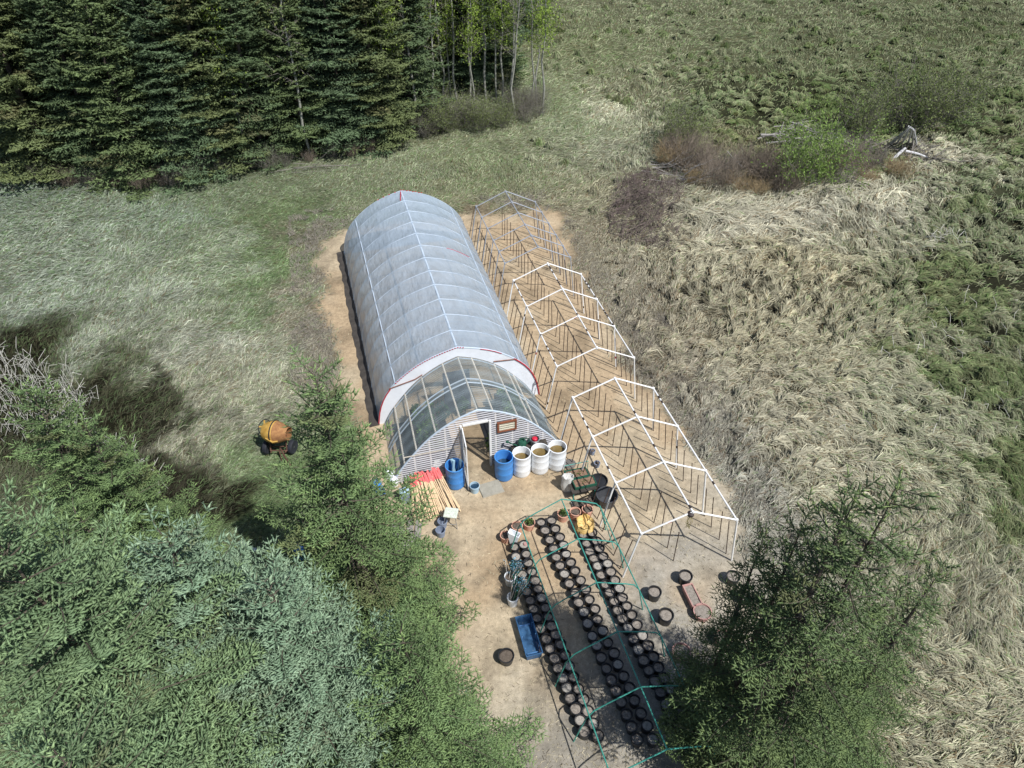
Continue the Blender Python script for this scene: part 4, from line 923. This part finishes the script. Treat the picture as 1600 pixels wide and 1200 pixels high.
# ------------------------------------------------------------------ white pipe frames
M_PVC = mat('white_pipe', (.80, .80, .79), .4, var=.05, scale=9, bump=0)
M_GALV = mat('grey_pipe', (.40, .43, .48), .45, .3, var=.15, scale=6, bump=0)
M_BLK = mat('black_tape', (.04, .03, .03), .6, bump=0)
M_MAROON = mat('maroon_tape', (.28, .03, .05), .6, bump=0)
def skew(lx, ly): return L(lx, ly-.10*(lx-4.1))
def frame(label, lys, mt, r, seed, marks):
    o = skew(4.1, lys[0]); e = empty('pipe_frame', label, 'frame', o, YAW); rf = random.Random(seed)
    def q(lx, ly, z): return (lx-4.1, (ly-lys[0])-.10*(lx-4.1), z)
    for ly in lys:
        m = M(); m.tube([q(2.50, ly, 0), q(2.79, ly, 1.87), q(2.79, ly, 1.87), q(2.86, ly, 1.92)][:2]+[q(2.86, ly, 1.92), q(4.02, ly, 2.47), q(4.1, ly, 2.50), q(4.2, ly, 2.47), q(5.35, ly, 1.92), q(5.43, ly, 1.85), q(5.66, ly, 0)], r, 7); a = m.build('arch', mt, e)
        for c, z in ((2.80, 1.90), (4.1, 2.5), (5.42, 1.88)): k = M(); k.lathe([(.036, -.04), (.042, 0), (.036, .04)], 8, q(c, ly, z)); k.build('joint', mt, a)
        b = M()
        for s in range(marks):
            i = rf.randrange(4); t = rf.uniform(.08, .92); pts = [(2.50, 0), (2.79, 1.87), (4.1, 2.5), (5.43, 1.87), (5.66, 0)]
            (x0, z0), (x1, z1) = pts[i], pts[i+1]; d = .05/math.hypot(x1-x0, z1-z0)
            b.tube([q(x0+(x1-x0)*(t-d), ly, z0+(z1-z0)*(t-d)), q(x0+(x1-x0)*(t+d), ly, z0+(z1-z0)*(t+d))], r*1.14, 7)
        if marks: b.build('tape_band', M_BLK if rf.random() < .5 else M_MAROON, a)
    for lx, z in ((2.80, 1.90), (4.1, 2.5), (5.42, 1.88)):
        m = M(); m.tube([q(lx, lys[0], z), q(lx, lys[-1], z)], r, 7); a = m.build('rail', mt, e)
        if marks:
            b = M(); Lg = lys[-1]-lys[0]
            for s in range(int(marks*3)):
                t = lys[0]+Lg*rf.uniform(.03, .97); b.tube([q(lx, t-.06, z), q(lx, t+.06, z)], r*1.14, 7)
            b.build('tape_band', M_BLK, a)
frame('clean white pipe frame of four arches nearest the potted rows', [-5.2, -3.4, -1.55, .22], M_PVC, .026, 1, 1)
frame('white pipe frame speckled with dark tape, middle one of the row', [1.8, 3.6, 5.3, 7.05], M_PVC, .022, 2, 3)
frame('thin grey pipe frame of six close arches at the far end of the row', [8.3, 9.2, 10.1, 11.1, 12.1, 13.1], M_GALV, .020, 3, 0)
M_REBAR = mat('rusty_rebar', (.085, .055, .045), .8, .2, var=.5, scale=2, bump=0)
lean = math.atan2(.29, 1.87); HS = 1.42
mc = M().tube([(0, 0, -.05), (0, 0, HS)], .0145, 6).mesh('rebar_stake', M_REBAR)
rs2 = random.Random(8)
for lx, ln_, lb, gp in ((2.53, lean, 'thin dark rod leaning inward in the row along the greenhouse side of the white frames', 'rods of the inner row'), (4.08, 0, 'thin dark upright rod in the centre row under the white frames', 'rods of the centre row'),
                       (5.64, -lean*.8, 'thin rusty rod leaning inward in the row along the field side of the white frames', 'rods of the field side row')):
    for k in range(41):
        ly = -4.95+.466*k-(.10*(lx-4.1) if lx != 4.08 else 0)
        if ly > 13.9: continue
        o = link('ground_rod', mc, None, L(lx+rs2.uniform(-.02, .02), ly+rs2.uniform(-.03, .03))); o.rotation_euler = (rs2.gauss(0, .02), ln_+rs2.gauss(0, .02), YAW); o.scale = (1, 1, rs2.uniform(.92, 1.05)); tag(o, lb, 'rod', gp)
# bundle of twine hanging from the ridge end
e = empty('twine_bundle', 'small bundle of yellowish twine tied at the near ridge joint of the white frame', 'twine', skew(4.05, -5.2)+np.array([0, 0, 2.44]), 0)
m = M(); rt = random.Random(2)
for i in range(7): m.tube([(rt.uniform(-.06, .06), rt.uniform(-.03, .03), 0), (rt.uniform(-.10, .10), rt.uniform(-.05, .05), -.3), (rt.uniform(-.09, .09), rt.uniform(-.05, .05), -.5-rt.random()*.2)], .006, 4)
m.build('strands', mat('dry_twine', (.30, .26, .10), .8, bump=0), e); m = M(); m.lathe([(.05, -.08), (.09, -.04), (.09, .03), (.03, .06)], 10); m.build('knot', M_BLK, e)
# ------------------------------------------------------------------ green hoops over the pots
M_TEAL = mat('teal_coated_pipe', (.05, .27, .22), .45, var=.15, scale=6, bump=0)
hp = empty('hoop_frame', 'low teal green pipe hoop frame standing over the rows of black pots', 'frame', L(1.18, -3.4), YAW)
hl = [0, -1.36, -2.72, -4.09, -5.46, -6.83]
for ly in hl:
    m = M(); m.tube([(-1.45, ly, 0), (-1.33, ly, .55), (-1.22, ly, 1.05), (-1.05, ly, 1.33), (-.80, ly, 1.48), (0, ly, 1.87), (.80, ly, 1.48), (1.05, ly, 1.33), (1.22, ly, 1.05), (1.33, ly, .55), (1.45, ly, 0)], .0165, 7); m.build('hoop', M_TEAL, hp)
for x, z in ((0, 1.85), (-1.16, 1.2), (1.16, 1.2)):
    m = M(); m.tube([(x, hl[0], z), (x, hl[-1], z)], .0165, 7); m.build('rail', M_TEAL, hp)
m = M(); m.tube([(1.16, hl[0], 1.2), (1.40, hl[0]-.75, .1)], .012, 6); m.build('brace', M_TEAL, hp)
# ------------------------------------------------------------------ pots in double rows
def potset(name, r, h, mt, sm, n=3, **k): return [pot_meshes(name, r, h, mt, sm, **k) for _ in range(n)]
M_SOIL2 = mat('pale_dry_soil', (.30, .275, .24), .98, scale=34, bump=1.0, col2=(.50, .47, .42))
PB = potset('row_pot', .142, .24, M_BLACKP, M_SOIL, 2, taper=.8)+potset('row_pot', .142, .24, M_BLACKP, M_SOIL2, 1, taper=.8, fill=.88)+potset('row_pot', .142, .24, M_BLACKP, M_SOIL, 1, taper=.8, fill=.74)
rp_ = random.Random(12)
ROWS = {
 'left column of the left double row': [(804.5, 853.5), (806, 868.5), (811, 882), (816, 896), (820, 909), (824, 923), (828.5, 937.5), (833.8, 951), (839, 965), (845, 981), (854, 998), (859.4, 1012.4), (866.4, 1028), (872.6, 1043)],
 'right column of the left double row': [(818.8, 850.5), (822.5, 864.3), (826, 878.6), (831.8, 892.8), (836.8, 906.5), (841, 919.5), (846.6, 932.7), (853, 948.8), (857, 963), (862, 977.6), (868.6, 991.4), (876.6, 1006), (883.4, 1023), (889.4, 1040.4)],
 'left column of the middle double row': [(845.5, 815), (851.8, 828.3), (859.6, 842.7), (865.7, 856.5), (869.3, 869.7), (875.5, 883), (881.8, 896.7), (890.3, 910.2), (899, 925.5), (904, 941.5), (913.2, 956.5), (918.4, 973.6), (925.6, 992.4), (933, 1008), (940, 1026.4), (947.6, 1043)],
 'right column of the middle double row': [(861.8, 812.7), (868.3, 825.3), (875.3, 838.2), (881, 850.8), (885.5, 864.8), (893, 878.3), (899.3, 891.5), (907.7, 905.7), (915.8, 920.7), (921, 935.5), (929.5, 950.6), (934, 967.6), (942, 984.4), (950.6, 1002.4), (960, 1020), (966.4, 1037.4)],
 'left column of the right double row': [(912.5, 835.5), (917, 848.3), (921.5, 861), (928, 872.6), (934.3, 883.8), (939.5, 897.8), (947, 912), (953, 925.4), (960, 938.7), (965, 952.8), (973, 965.6), (981, 980), (990, 998), (997.4, 1014), (1006, 1031), (1015, 1047)],
 'right column of the right double row': [(926, 831.8), (932.8, 845), (936.5, 856.2), (943, 868.5), (950, 880.2), (954.2, 892.5), (961, 905.6), (968.2, 919.5), (973.2, 933.4), (980, 946.2), (988, 959.6), (996, 975.6), (1004.6, 992.6), (1013, 1007.4), (1021.4, 1025), (1029.4, 1041.6)]}
def put_pot(ms, p, label, group, cat='pot', name='plant_pot', soil_up=True, sc=1.0):
    e = empty(name, label, cat, (p[0], p[1], .004), rp_.uniform(0, 6), group); e.scale = (sc, sc, sc); e.rotation_euler[0] = rp_.gauss(0, .03); e.rotation_euler[1] = rp_.gauss(0, .03)
    link('pot', ms[0], e); link('soil', ms[1], e); return e
for nm, pts in ROWS.items():
    pts = list(pts); dx, dy = pts[-1][0]-pts[-4][0], pts[-1][1]-pts[-4][1]
    for k in range(1, 7): pts.append((pts[-1][0]+dx/3*(1+.03*k), pts[-1][1]+dy/3*(1+.03*k)))
    for i, (a, b) in enumerate(pts):
        p = G(a, b, .235); lab = 'round black pot of dry soil in the '+nm; grp = 'pots in the '+nm; msx = PB[rp_.randrange(4)]
        if i == 0 and nm == 'right column of the left double row': lab = 'black pot with a reddish lump on its soil heading the left double row'; grp = None
        e = put_pot(msx, p, lab, grp, sc=.94+.1*rp_.random())
        if i == 0 and nm == 'right column of the left double row':
            m = M(); m.lathe([(.04, .19), (.06, .22), (.045, .26), (.0101, .265)], 10, (-.03, .02, 0)); m.build('reddish_lump', M_PINK, e)
# single pots
def big(px, py, r, h, mt, sm, label, taper=.82, cat='pot', name='plant_pot', leaf=None, base=False):
    p = G(px, py, 0 if base else h); e = empty(name, label, cat, (p[0], p[1], .004), rp_.uniform(0, 6)); a = pot_meshes(name, r, h, mt, sm, taper=taper, rim=.018)
    link('pot', a[0], e); link('soil', a[1], e)
    if leaf is not None: f = link('foliage', LF[leaf], e, (0, 0, h*.85)); f.scale = (.55, .55, .8)
    return e
big(1023, 924, .185, .30, M_BLACKP, M_SOIL, 'black tub of soil standing alone between the right pot row and the terracotta trough')
big(1071.5, 899, .19, .30, M_BLACKP, M_SOIL, 'black tub of soil just above the terracotta trough at the last rods')
big(1041, 960, .20, .32, M_BLACKP, M_SOIL, 'largest lone black tub, nearest the green hoops on the gravel side')
big(1146, 900, .19, .28, M_BLACKP, M_SOIL, 'black tub half hidden by the spruce beside the corner leg of the white frame')
big(1162, 930, .17, .26, M_BLACKP, M_SOIL, 'black tub under the spruce branches below the corner one')
big(791, 1024, .20, .26, M_BLACKP, M_SOILD, 'black pot of dark earth standing in shade left of the blue tote')
big(1098, 955, .24, .22, M_PINK, M_SOIL, 'wide terracotta bowl against the lower end of the trough')
big(1130, 995, .22, .26, M_PINK, M_SOIL, 'terracotta pot among the lower spruce sprays')
big(1065, 1017, .23, .22, M_PINK, M_SOIL, 'terracotta bowl nearest the bottom hoop, right of the pots')
big(1152, 1052, .22, .24, M_PINK, M_SOIL, 'terracotta pot under the low spreading spruce')
big(808, 821, .165, .24, M_TERRA, M_SOILD, 'bare terracotta pot at the upper left corner of the hoops')
big(827, 816, .17, .26, M_TERRA, M_SOILD, 'terracotta pot with a small green plant left of the first black pots', leaf=1)
big(880, 802, .17, .27, M_TERRA, M_SOILD, 'terracotta pot with a green plant right of the first black pots', leaf=1)
big(899, 799, .165, .28, M_TERRA, M_SOILD, 'terracotta pot of soil left of the one behind the yellow sack')
big(918, 795, .165, .28, M_TERRA, M_SOILD, 'terracotta pot of dark soil behind the yellow sack')
big(790, 836, .16, .24, M_TERRA, M_SOILD, 'terracotta pot in the shadow left of the white wedge box')
big(926, 704, .09, .16, M_GREYP, M_SOILD, 'small grey pot under the near leg of the second white arch')
big(933, 723, .10, .17, M_GREYP, M_SOILD, 'small grey pot behind the big black tubs')
big(936, 750, .27, .34, M_BLACKP, M_BLACKP, 'ribbed big black tub right behind the seedling trays', taper=.85)
e = empty('plant_tub', 'largest empty black tub with a grey sunlit inside, right of the seedling trays', 'tub', G(947, 786), 0); m = M(); m.lathe([(.25, 0), (.31, .36), (.33, .37), (.33, .40), (.30, .40), (.235, .03)], 30); m.build('shell', mat('scuffed_black_plastic', (.055, .058, .065), .45, var=.3, bump=.05), e)
# troughs
def trough(px, py, w, l, h, rz, mt, sm, label, z=0, name='planter_trough', cat='trough'):
    p = G(px, py, h+z); e = empty(name, label, cat, (p[0], p[1], z+.004), rz); m = M(); t = .025
    v = []; 
    for (k, zz) in ((.86, 0), (1, h), (1, h), (.86, .02)):
        inset = 0 if (zz == 0 or len(v) == 4) else t
        v += [(sx*(w/2*k-inset), sy*(l/2*k-inset), zz) for sx, sy in ((-1, -1), (1, -1), (1, 1), (-1, 1))]
    F = [(3, 2, 1, 0)]
    for r0 in (0, 4, 8): F += [(r0+i, r0+(i+1) % 4, r0+4+(i+1) % 4, r0+4+i) for i in range(4)]
    m.add(v, F); m.build('box', mt, e, smooth=False)
    q = M(); ww, ll = w-2*t-.02, l-2*t-.02; nx_, ny_ = 7, 15; rq = random.Random(px)
    q.add([(-ww/2+ww*i/(nx_-1), -ll/2+ll*j/(ny_-1), h*.82+rq.uniform(-.012, .012)) for i in range(nx_) for j in range(ny_)], [(i*ny_+j, (i+1)*ny_+j, (i+1)*ny_+j+1, i*ny_+j+1) for i in range(nx_-1) for j in range(ny_-1)]); q.build('soil', sm, e)
    return e
trough(1082, 929, .30, .68, .22, R_(14), M_PINK, M_SOIL, 'long terracotta coloured trough on the gravel beside the lone black tubs')
# seedling trays on a low stand
st = empty('tray_stand', 'low dark stand carrying the two seedling trays right of the barrels', 'stand', L(2.40, -1.75), YAW)
m = M(); m.box((0, 0, .40), (.78, .85, .03)); m.build('top', M_DARKW, st, smooth=False)
for sx in (-1, 1):
    for sy in (-1, 1): q = M(); q.tube([(sx*.34, sy*.38, 0), (sx*.34, sy*.38, .385)], .02, 6); q.build('leg', M_TEAL, st)
m = M(); m.tube([(-.38, .42, .45), (-.38, .42, .75), (.38, .42, .75), (.38, .42, .45)], .014, 6); m.build('rail', M_TEAL, st)
for (dx, dy, lb) in ((-.03, .24, 'seedling tray at the back of the dark stand'), (.07, -.14, 'seedling tray at the front of the dark stand')):
    p = L(2.40+dx, -1.75+dy, .42); e = empty('seedling_tray', lb, 'tray', p, YAW, 'seedling trays'); m = M()
    for s in (-1, 1): m.box((s*.33, 0, .05), (.03, .30, .10)); m.box((0, s*.165, .05), (.69, .03, .10))
    m.box((0, 0, .01), (.63, .30, .02)); m.build('tray', M_GREENP, e, smooth=False)
    m = M(); rq = random.Random(dx)
    m.add([(-.315+.63*i/12, -.15+.3*j/6, .075+rq.uniform(-.015, .015)) for i in range(13) for j in range(7)], [(i*7+j, (i+1)*7+j, (i+1)*7+j+1, i*7+j+1) for i in range(12) for j in range(6)]); m.build('soil', M_SOILR, e) if False else m.build('soil', mat('reddish_litter_soil', (.14, .09, .06), .95, scale=30, bump=1, col2=(.40, .24, .17)), e)
    f = link('foliage', leafy('seedlings', 77+int(dy*10), 70, .28, .05, .02, (.12, .2, .05)), e, (0, 0, .06)); f.scale = (1, .45, 1)
p = L(2.15, -2.4); tag(M().box((0, 0, .11), (.36, .26, .22)).build('wooden_box', M_DARKW, None, p, YAW+.1, smooth=False), 'dark wooden box of the left of two below the tray stand', 'box') if False else None
trough(905, 786, .34, .26, .16, YAW, M_DARKW, M_SOILR if False else M_SOILD, 'left small dark box of soil in front of the tray stand', name='soil_box', cat='box')
trough(921, 782, .30, .26, .16, YAW+.1, M_DARKW, M_SOILD, 'right small dark box of soil in front of the tray stand', name='soil_box', cat='box')
def rubble(px, py, label, seed):
    m = M(); rq = random.Random(seed)
    for i in range(5): m.box((rq.uniform(-.1, .1), rq.uniform(-.07, .07), .04+.03*rq.random()), (rq.uniform(.08, .16), rq.uniform(.06, .12), rq.uniform(.05, .09)), rq.uniform(0, 3))
    tag(m.build('broken_brick', mat('pale_rubble_%d' % seed, (.36, .34, .31), .9, var=.2, scale=20, bump=.4), None, G(px, py)), label, 'rubble')
rubble(899, 790, 'pale broken bricks behind the left terracotta pot of the pair', 4); rubble(913, 788, 'pale broken bricks behind the right terracotta pot of the pair', 5)
sack('white_sack', 'tall white plastic sack leaning against the left side of the tray stand', G(886, 765, 0), .19, .62, M_BAGW, 0, 5, squash=.7)
M_GOLD = mat('golden_kraft_sack', (.50, .30, .07), .5, scale=6, bump=.7, col2=(.78, .58, .26))
sack('feed_sack', 'crumpled golden yellow sack standing at the head of the right pot rows', G(913, 829), .27, .42, M_GOLD, .4, 8)
# white wedge box at the upper left corner
e = empty('wedge_box', 'white tapering box leaning at the head of the left pot rows', 'box', G(803, 850), R_(-28)); m = M()
m.add([(-.06, -.10, 0), (.06, -.10, 0), (.06, .06, 0), (-.06, .06, 0), (-.19, -.05, .46), (.17, -.05, .46), (.17, .13, .46), (-.19, .13, .46), (-.17, -.03, .46), (.15, -.03, .46), (.15, .11, .46), (-.17, .11, .46), (0, .03, .1)], [(3, 2, 1, 0), (0, 1, 5, 4), (1, 2, 6, 5), (2, 3, 7, 6), (3, 0, 4, 7), (4, 5, 9, 8), (5, 6, 10, 9), (6, 7, 11, 10), (7, 4, 8, 11), (8, 9, 12), (9, 10, 12), (10, 11, 12), (11, 8, 12)]); m.build('body', M_WPL, e, smooth=False)
# buckets with bundles of green and blue sticks
def stick_bucket(px, py, r, h, label, lab2, n, az, cols, dark=False, ln=1.15):
    p = G(px, py); bucket(p, r, h, M_WPL, label, M_SOILD if dark else None, .8, True)
    rg = np.random.default_rng(int(px)); P0 = []; P1 = []
    for i in range(n):
        a = rg.uniform(0, 6.28); q = r*.6*math.sqrt(rg.random()); s = p+np.array([q*math.cos(a), q*math.sin(a), .04]); t = az+rg.normal(0, .35); sl_ = rg.uniform(.2, .6)
        P0.append(s-p); P1.append(s-p+np.array([math.cos(t)*sl_, math.sin(t)*sl_, 1])*ln*rg.uniform(.75, 1.05)*.8)
    k = n//3
    e = empty('stick_bundle', lab2, 'sticks', p)
    for j, (nm, mt) in enumerate(cols):
        sl2 = slice(j*k, (j+1)*k if j < 2 else n); V, f = sticks(P0[sl2], P1[sl2], .011, .008); link(nm, fastmesh(nm, V, [f], mt), e)
    T = np.array(P1); T = T[rg.integers(0, len(T), 260)]+rg.normal(0, .05, (260, 3)); V, f, cc = leaves(T, .022, np.array([[.10, .26, .36]])*np.exp(rg.normal(0, .5, (260, 1))), rg); link('rod_tips', fastmesh('shiny_tips', V, [f], M_LEAF, cc), e)  # loose blue flecks forming the shiny tips of the rods
cg = [('green_rods', mat('green_rod', (.03, .13, .07), .5, bump=0)), ('dark_rods', mat('dark_rod', (.03, .05, .05), .6, bump=0)), ('pale_rods', mat('pale_rod', (.55, .52, .48), .6, bump=0))]
stick_bucket(801, 943, .15, .33, 'white pail nearest the blue tote holding a sheaf of green rods', 'sheaf of green, dark and pale rods with shiny blue tips in the nearer white pail', 110, R_(40), cg, ln=.95)
stick_bucket(797, 911, .155, .33, 'white pail of dark rods beside the left pot row, behind the nearer pail', 'sheaf of dark rods with blue tips in the farther white pail', 60, R_(45), cg, True, .8)
# blue storage tote
M_TOTE = film_mat('translucent_blue', (.07, .19, .38), .2, .25, .25, None, .0, False)
e = empty('storage_tote', 'long translucent blue storage box left of the pot rows', 'box', G(826, 1000), R_(14)); m = M(); w, l, h = .42, 1.12, .26; t = .012
v = []
for k, zz, ins in ((.86, 0, 0), (1, h, 0), (1.05, h, 0), (1.05, h+.012, 0), (1, h+.012, t), (.86, .015, t)): v += [(sx*(w/2*k-ins), sy*(l/2-(1-k)*w/2-ins), zz) for sx, sy in ((-1, -1), (1, -1), (1, 1), (-1, 1))]
F = [(3, 2, 1, 0)]
for r0 in range(0, 20, 4): F += [(r0+i, r0+(i+1) % 4, r0+4+(i+1) % 4, r0+4+i) for i in range(4)]
F.append((20, 21, 22, 23)); m.add(v, F); m.build('tub', M_TOTE, e, smooth=False)
m = M()
for k in range(3): m.tube([(-w*.40, -l*.3+k*.33, .03), (-w*.42, -l*.3+k*.33, h)], .012, 5); m.tube([(w*.40, -l*.3+k*.33, .03), (w*.42, -l*.3+k*.33, h)], .012, 5)
for s in (-1, 1): m.box((0, s*l*.36, .05), (w*.7, .012, .07))
m.build('ribbing', mat('blue_rib', (.10, .24, .48), .3, bump=0), e)
# stool, grey buckets, planks, blue and white oddments under the spruce
M_SPECK = mat('speckled_seat', (.70, .72, .68), .6, scale=26, bump=.1, col2=(.42, .48, .36))
e = empty('stool', 'white speckled padded stool on thin metal legs near the grey buckets', 'stool', G(706, 818), R_(-8)); m = M(); m.box((0, 0, .50), (.40, .36, .05)); o = m.build('seat', M_SPECK, e, smooth=False)
bv = o.modifiers.new('bevel', 'BEVEL'); bv.width = .02; bv.segments = 3
for sx in (-1, 1):
    for sy in (-1, 1): q = M(); q.tube([(sx*.15, sy*.13, .475), (sx*.20, sy*.18, 0)], .013, 6); q.build('leg', M_STEEL, e)
q = M()
for sy in (-1, 1): q.tube([(-.18, sy*.165, .18), (.18, sy*.165, .18)], .009, 5)
q.build('stretcher', M_STEEL, e)
bucket(G(692, 822), .14, .26, M_GREYP, 'blue grey bucket directly below the speckled stool', None, name='bucket'); bucket(G(689, 836), .14, .26, M_GREYP, 'blue grey bucket farther from the speckled stool', None)
M_PLANK = mat('grey_plank', (.24, .22, .20), .9, var=.3, scale=7, bump=.3)
for i, (a, b, r) in enumerate(((628, 838, .1), (641, 834, .0), (653, 836, -.08), (618, 842, .15))):
    m = M(); m.box((0, 0, .02+.012*i), (.19, 1.0, .035)); tag(m.build('old_plank', M_PLANK, None, G(a, b), R_(5)+r, smooth=False), ['second weathered plank from the left below the stake pile', 'third weathered plank from the left below the stake pile', 'rightmost weathered plank below the stake pile', 'leftmost weathered plank below the stake pile'][i], 'plank', 'weathered planks under the spruce')
def jug(px, py, mt, label, sc=1, rz=0, cat='jug'):
    e = empty('plastic_jug', label, cat, G(px, py), rz); m = M(); m.lathe([(.10*sc, 0), (.12*sc, .02), (.12*sc, .22*sc), (.07*sc, .30*sc), (.035*sc, .32*sc), (.035*sc, .36*sc)], 16); m.build('body', mt, e)
    m = M(); m.tube([(.10*sc, 0, .26*sc), (.14*sc, 0, .22*sc), (.13*sc, 0, .12*sc)], .012, 6); m.build('handle', mt, e)
jug(609, 745, M_WPL, 'white jug under the spruce beside the front left corner of the greenhouse', 1.2)
jug(616, 757, M_WPL, 'white jug lower down between the blue jugs and the stake pile', 1.1, 1)
jug(588, 762, M_BLUE, 'blue jug farthest left under the olive spruce', 1.3); jug(595, 772, M_BLUE, 'blue jug under the olive spruce, right of the other blue one', 1.2, 2); jug(470, 870, M_BLUE, 'blue jug glimpsed through the spruce boughs near the pale stones', 1.4, 1)
e = empty('lidded_bin', 'grey bin with a pale lid at the left side of the stake pile', 'bin', G(634, 782), YAW); m = M(); m.box((0, 0, .21), (.26, .26, .42)); m.build('box', M_GREYP, e, smooth=False); m = M(); m.box((0, 0, .44), (.29, .29, .035)); m.build('lid', M_PALEB, e, smooth=False)
# hoses hung along the left of the front wall
m = M()
for k in range(4): m.tube([(.22*math.cos(a)*(1-.06*k), -.02*k, .25+.22*math.sin(a)*(1-.06*k)) for a in np.linspace(0, 6.28, 26)[:-1]], .012, 6, closed=True)
tag(m.build('hose_coil', M_BLACKP, None, L(-2.2, -.10), YAW), 'coil of black hose leaning on the front wall behind the stakes', 'hose')
# ------------------------------------------------------------------ cement mixer
M_YEL = mat('mixer_yellow', (.36, .20, .035), .65, scale=5, bump=.2, col2=(.56, .36, .09))
M_RUST = mat('rusty_drum_mouth', (.20, .09, .04), .9, scale=7, bump=.4, col2=(.38, .20, .08))
M_TYRE = mat('black_rubber', (.018, .02, .028), .7, var=.3, bump=.1)
M_FRAMEM = mat('rusty_steel', (.12, .065, .045), .7, .3, var=.4, bump=.1)
cm = empty('cement_mixer', 'old yellow towable cement mixer with a rusty drum mouth beside the spruce', 'cement mixer', G(441, 706), 0); cm.scale = (.88, .88, .88)
def drum(prof, name, mt):
    m = M(); m.lathe(prof, 28); o = m.build(name, mt, cm, (-.12, .06, .98)); o.rotation_euler = (0, R_(86), R_(-12)); return o
drum([(.08, -.40), (.28, -.36), (.38, -.18), (.42, .0), (.42, .10), (.41, .12)], 'drum', M_YEL)
dd = drum([(.415, .12), (.36, .30), (.27, .50), (.24, .60), (.22, .60), (.25, .48), (.3, .3)], 'drum_mouth', M_RUST)
m = M(); m.tube([(.435*math.cos(a), .435*math.sin(a), .06) for a in np.linspace(0, 2*math.pi, 41)[:-1]], .022, 5, closed=True); o = m.build('ring_gear', M_TYRE, cm, (-.12, .06, .98)); o.rotation_euler = (0, R_(86), R_(-12))
hw = M(); hw.tube([(.27*math.cos(a), .27*math.sin(a), 0) for a in np.linspace(0, 2*math.pi, 33)[:-1]], .018, 6, closed=True); o = hw.build('handwheel', M_TYRE, cm, (-.42, .12, 1.18)); o.rotation_euler = (R_(28), R_(-24), 0)
sp_ = M()
for k in range(5): a = k*2*math.pi/5+.3; sp_.box((.135*math.cos(a), .135*math.sin(a), 0), (.25, .055, .02), a)
sp_.lathe([(.06, -.03), (.06, .03)], 12); s2 = sp_.build('spokes', M_YEL, o)
m = M(); m.tube([(-.40, .10, 1.05), (-.30, -.30, 1.02), (-.05, -.42, .95), (.12, -.38, .95)], [.035, .04, .04, .03], 6); m.build('yoke', M_YEL, cm)
for sx in (-1, 1):
    e2 = M(); e2.lathe([(.15, -.07), (.25, -.085), (.285, -.05), (.29, 0), (.285, .05), (.25, .085), (.15, .07)], 28); w_ = e2.build('wheel', M_TYRE, cm, (-.02+sx*.46, .0, .29)); w_.rotation_euler = (0, R_(90), R_(-14))
    q = M(); q.lathe([(.04, -.06), (.15, -.05), (.15, .05), (.04, .07)], 16); q.build('rim', M_STEEL, w_)
m = M()
for sx in (-1, 1): m.tube([(sx*.30, .15, .29), (sx*.28, .05, .95)], .022, 6); m.tube([(sx*.30, -.25, .32), (sx*.28, .05, .92)], .022, 6); m.tube([(sx*.36, .0, .29), (sx*.25, -.35, .34)], .025, 6)
m.tube([(-.46, 0, .29), (.46, 0, .29)], .025, 6); m.tube([(-.30, -.25, .34), (.30, -.25, .34)], .022, 6); m.tube([(.02, -.25, .36), (.10, -.45, .0)], .02, 6); m.build('frame', M_FRAMEM, cm)
m = M(); m.tube([(.05, -.20, .40), (.55, -.95, .34)], .035, 6); m.lathe([(.04, -.05), (.05, 0), (.03, .05)], 10, (.57, -.98, .34)); m.build('tow_bar', M_FRAMEM, cm)
m = M(); m.box((-.30, .30, .50), (.30, .26, .30), .2); m.build('engine', M_BLK, cm, smooth=False)
m = M(); m.box((-.27, .16, .72), (.14, .10, .10), .4); m.build('fuel_tank', M_WPL, cm, smooth=False)
# pale stones near the mixer, white drum at the far left
for i, (a, b) in enumerate(((378, 853), (386, 857), (393, 861), (399, 864))):
    m = M(); m.lathe([(.07, 0), (.075, .16), (.06, .17), (.01, .17)], 14); tag(m.build('tin_can', M_STEEL, None, G(a, b)), ['first', 'second', 'third', 'last'][i]+' small grey can in the short row under the pale spruce, counted from the left', 'can', 'row of small cans')
m = M(); m.lathe([(.25, 0), (.28, .05), (.28, .85), (.22, .9), (.01, .9)], 20); tag(m.build('white_drum', M_WPL, None, G(-1, 250)), 'pale drum at the left edge below the wood', 'drum')
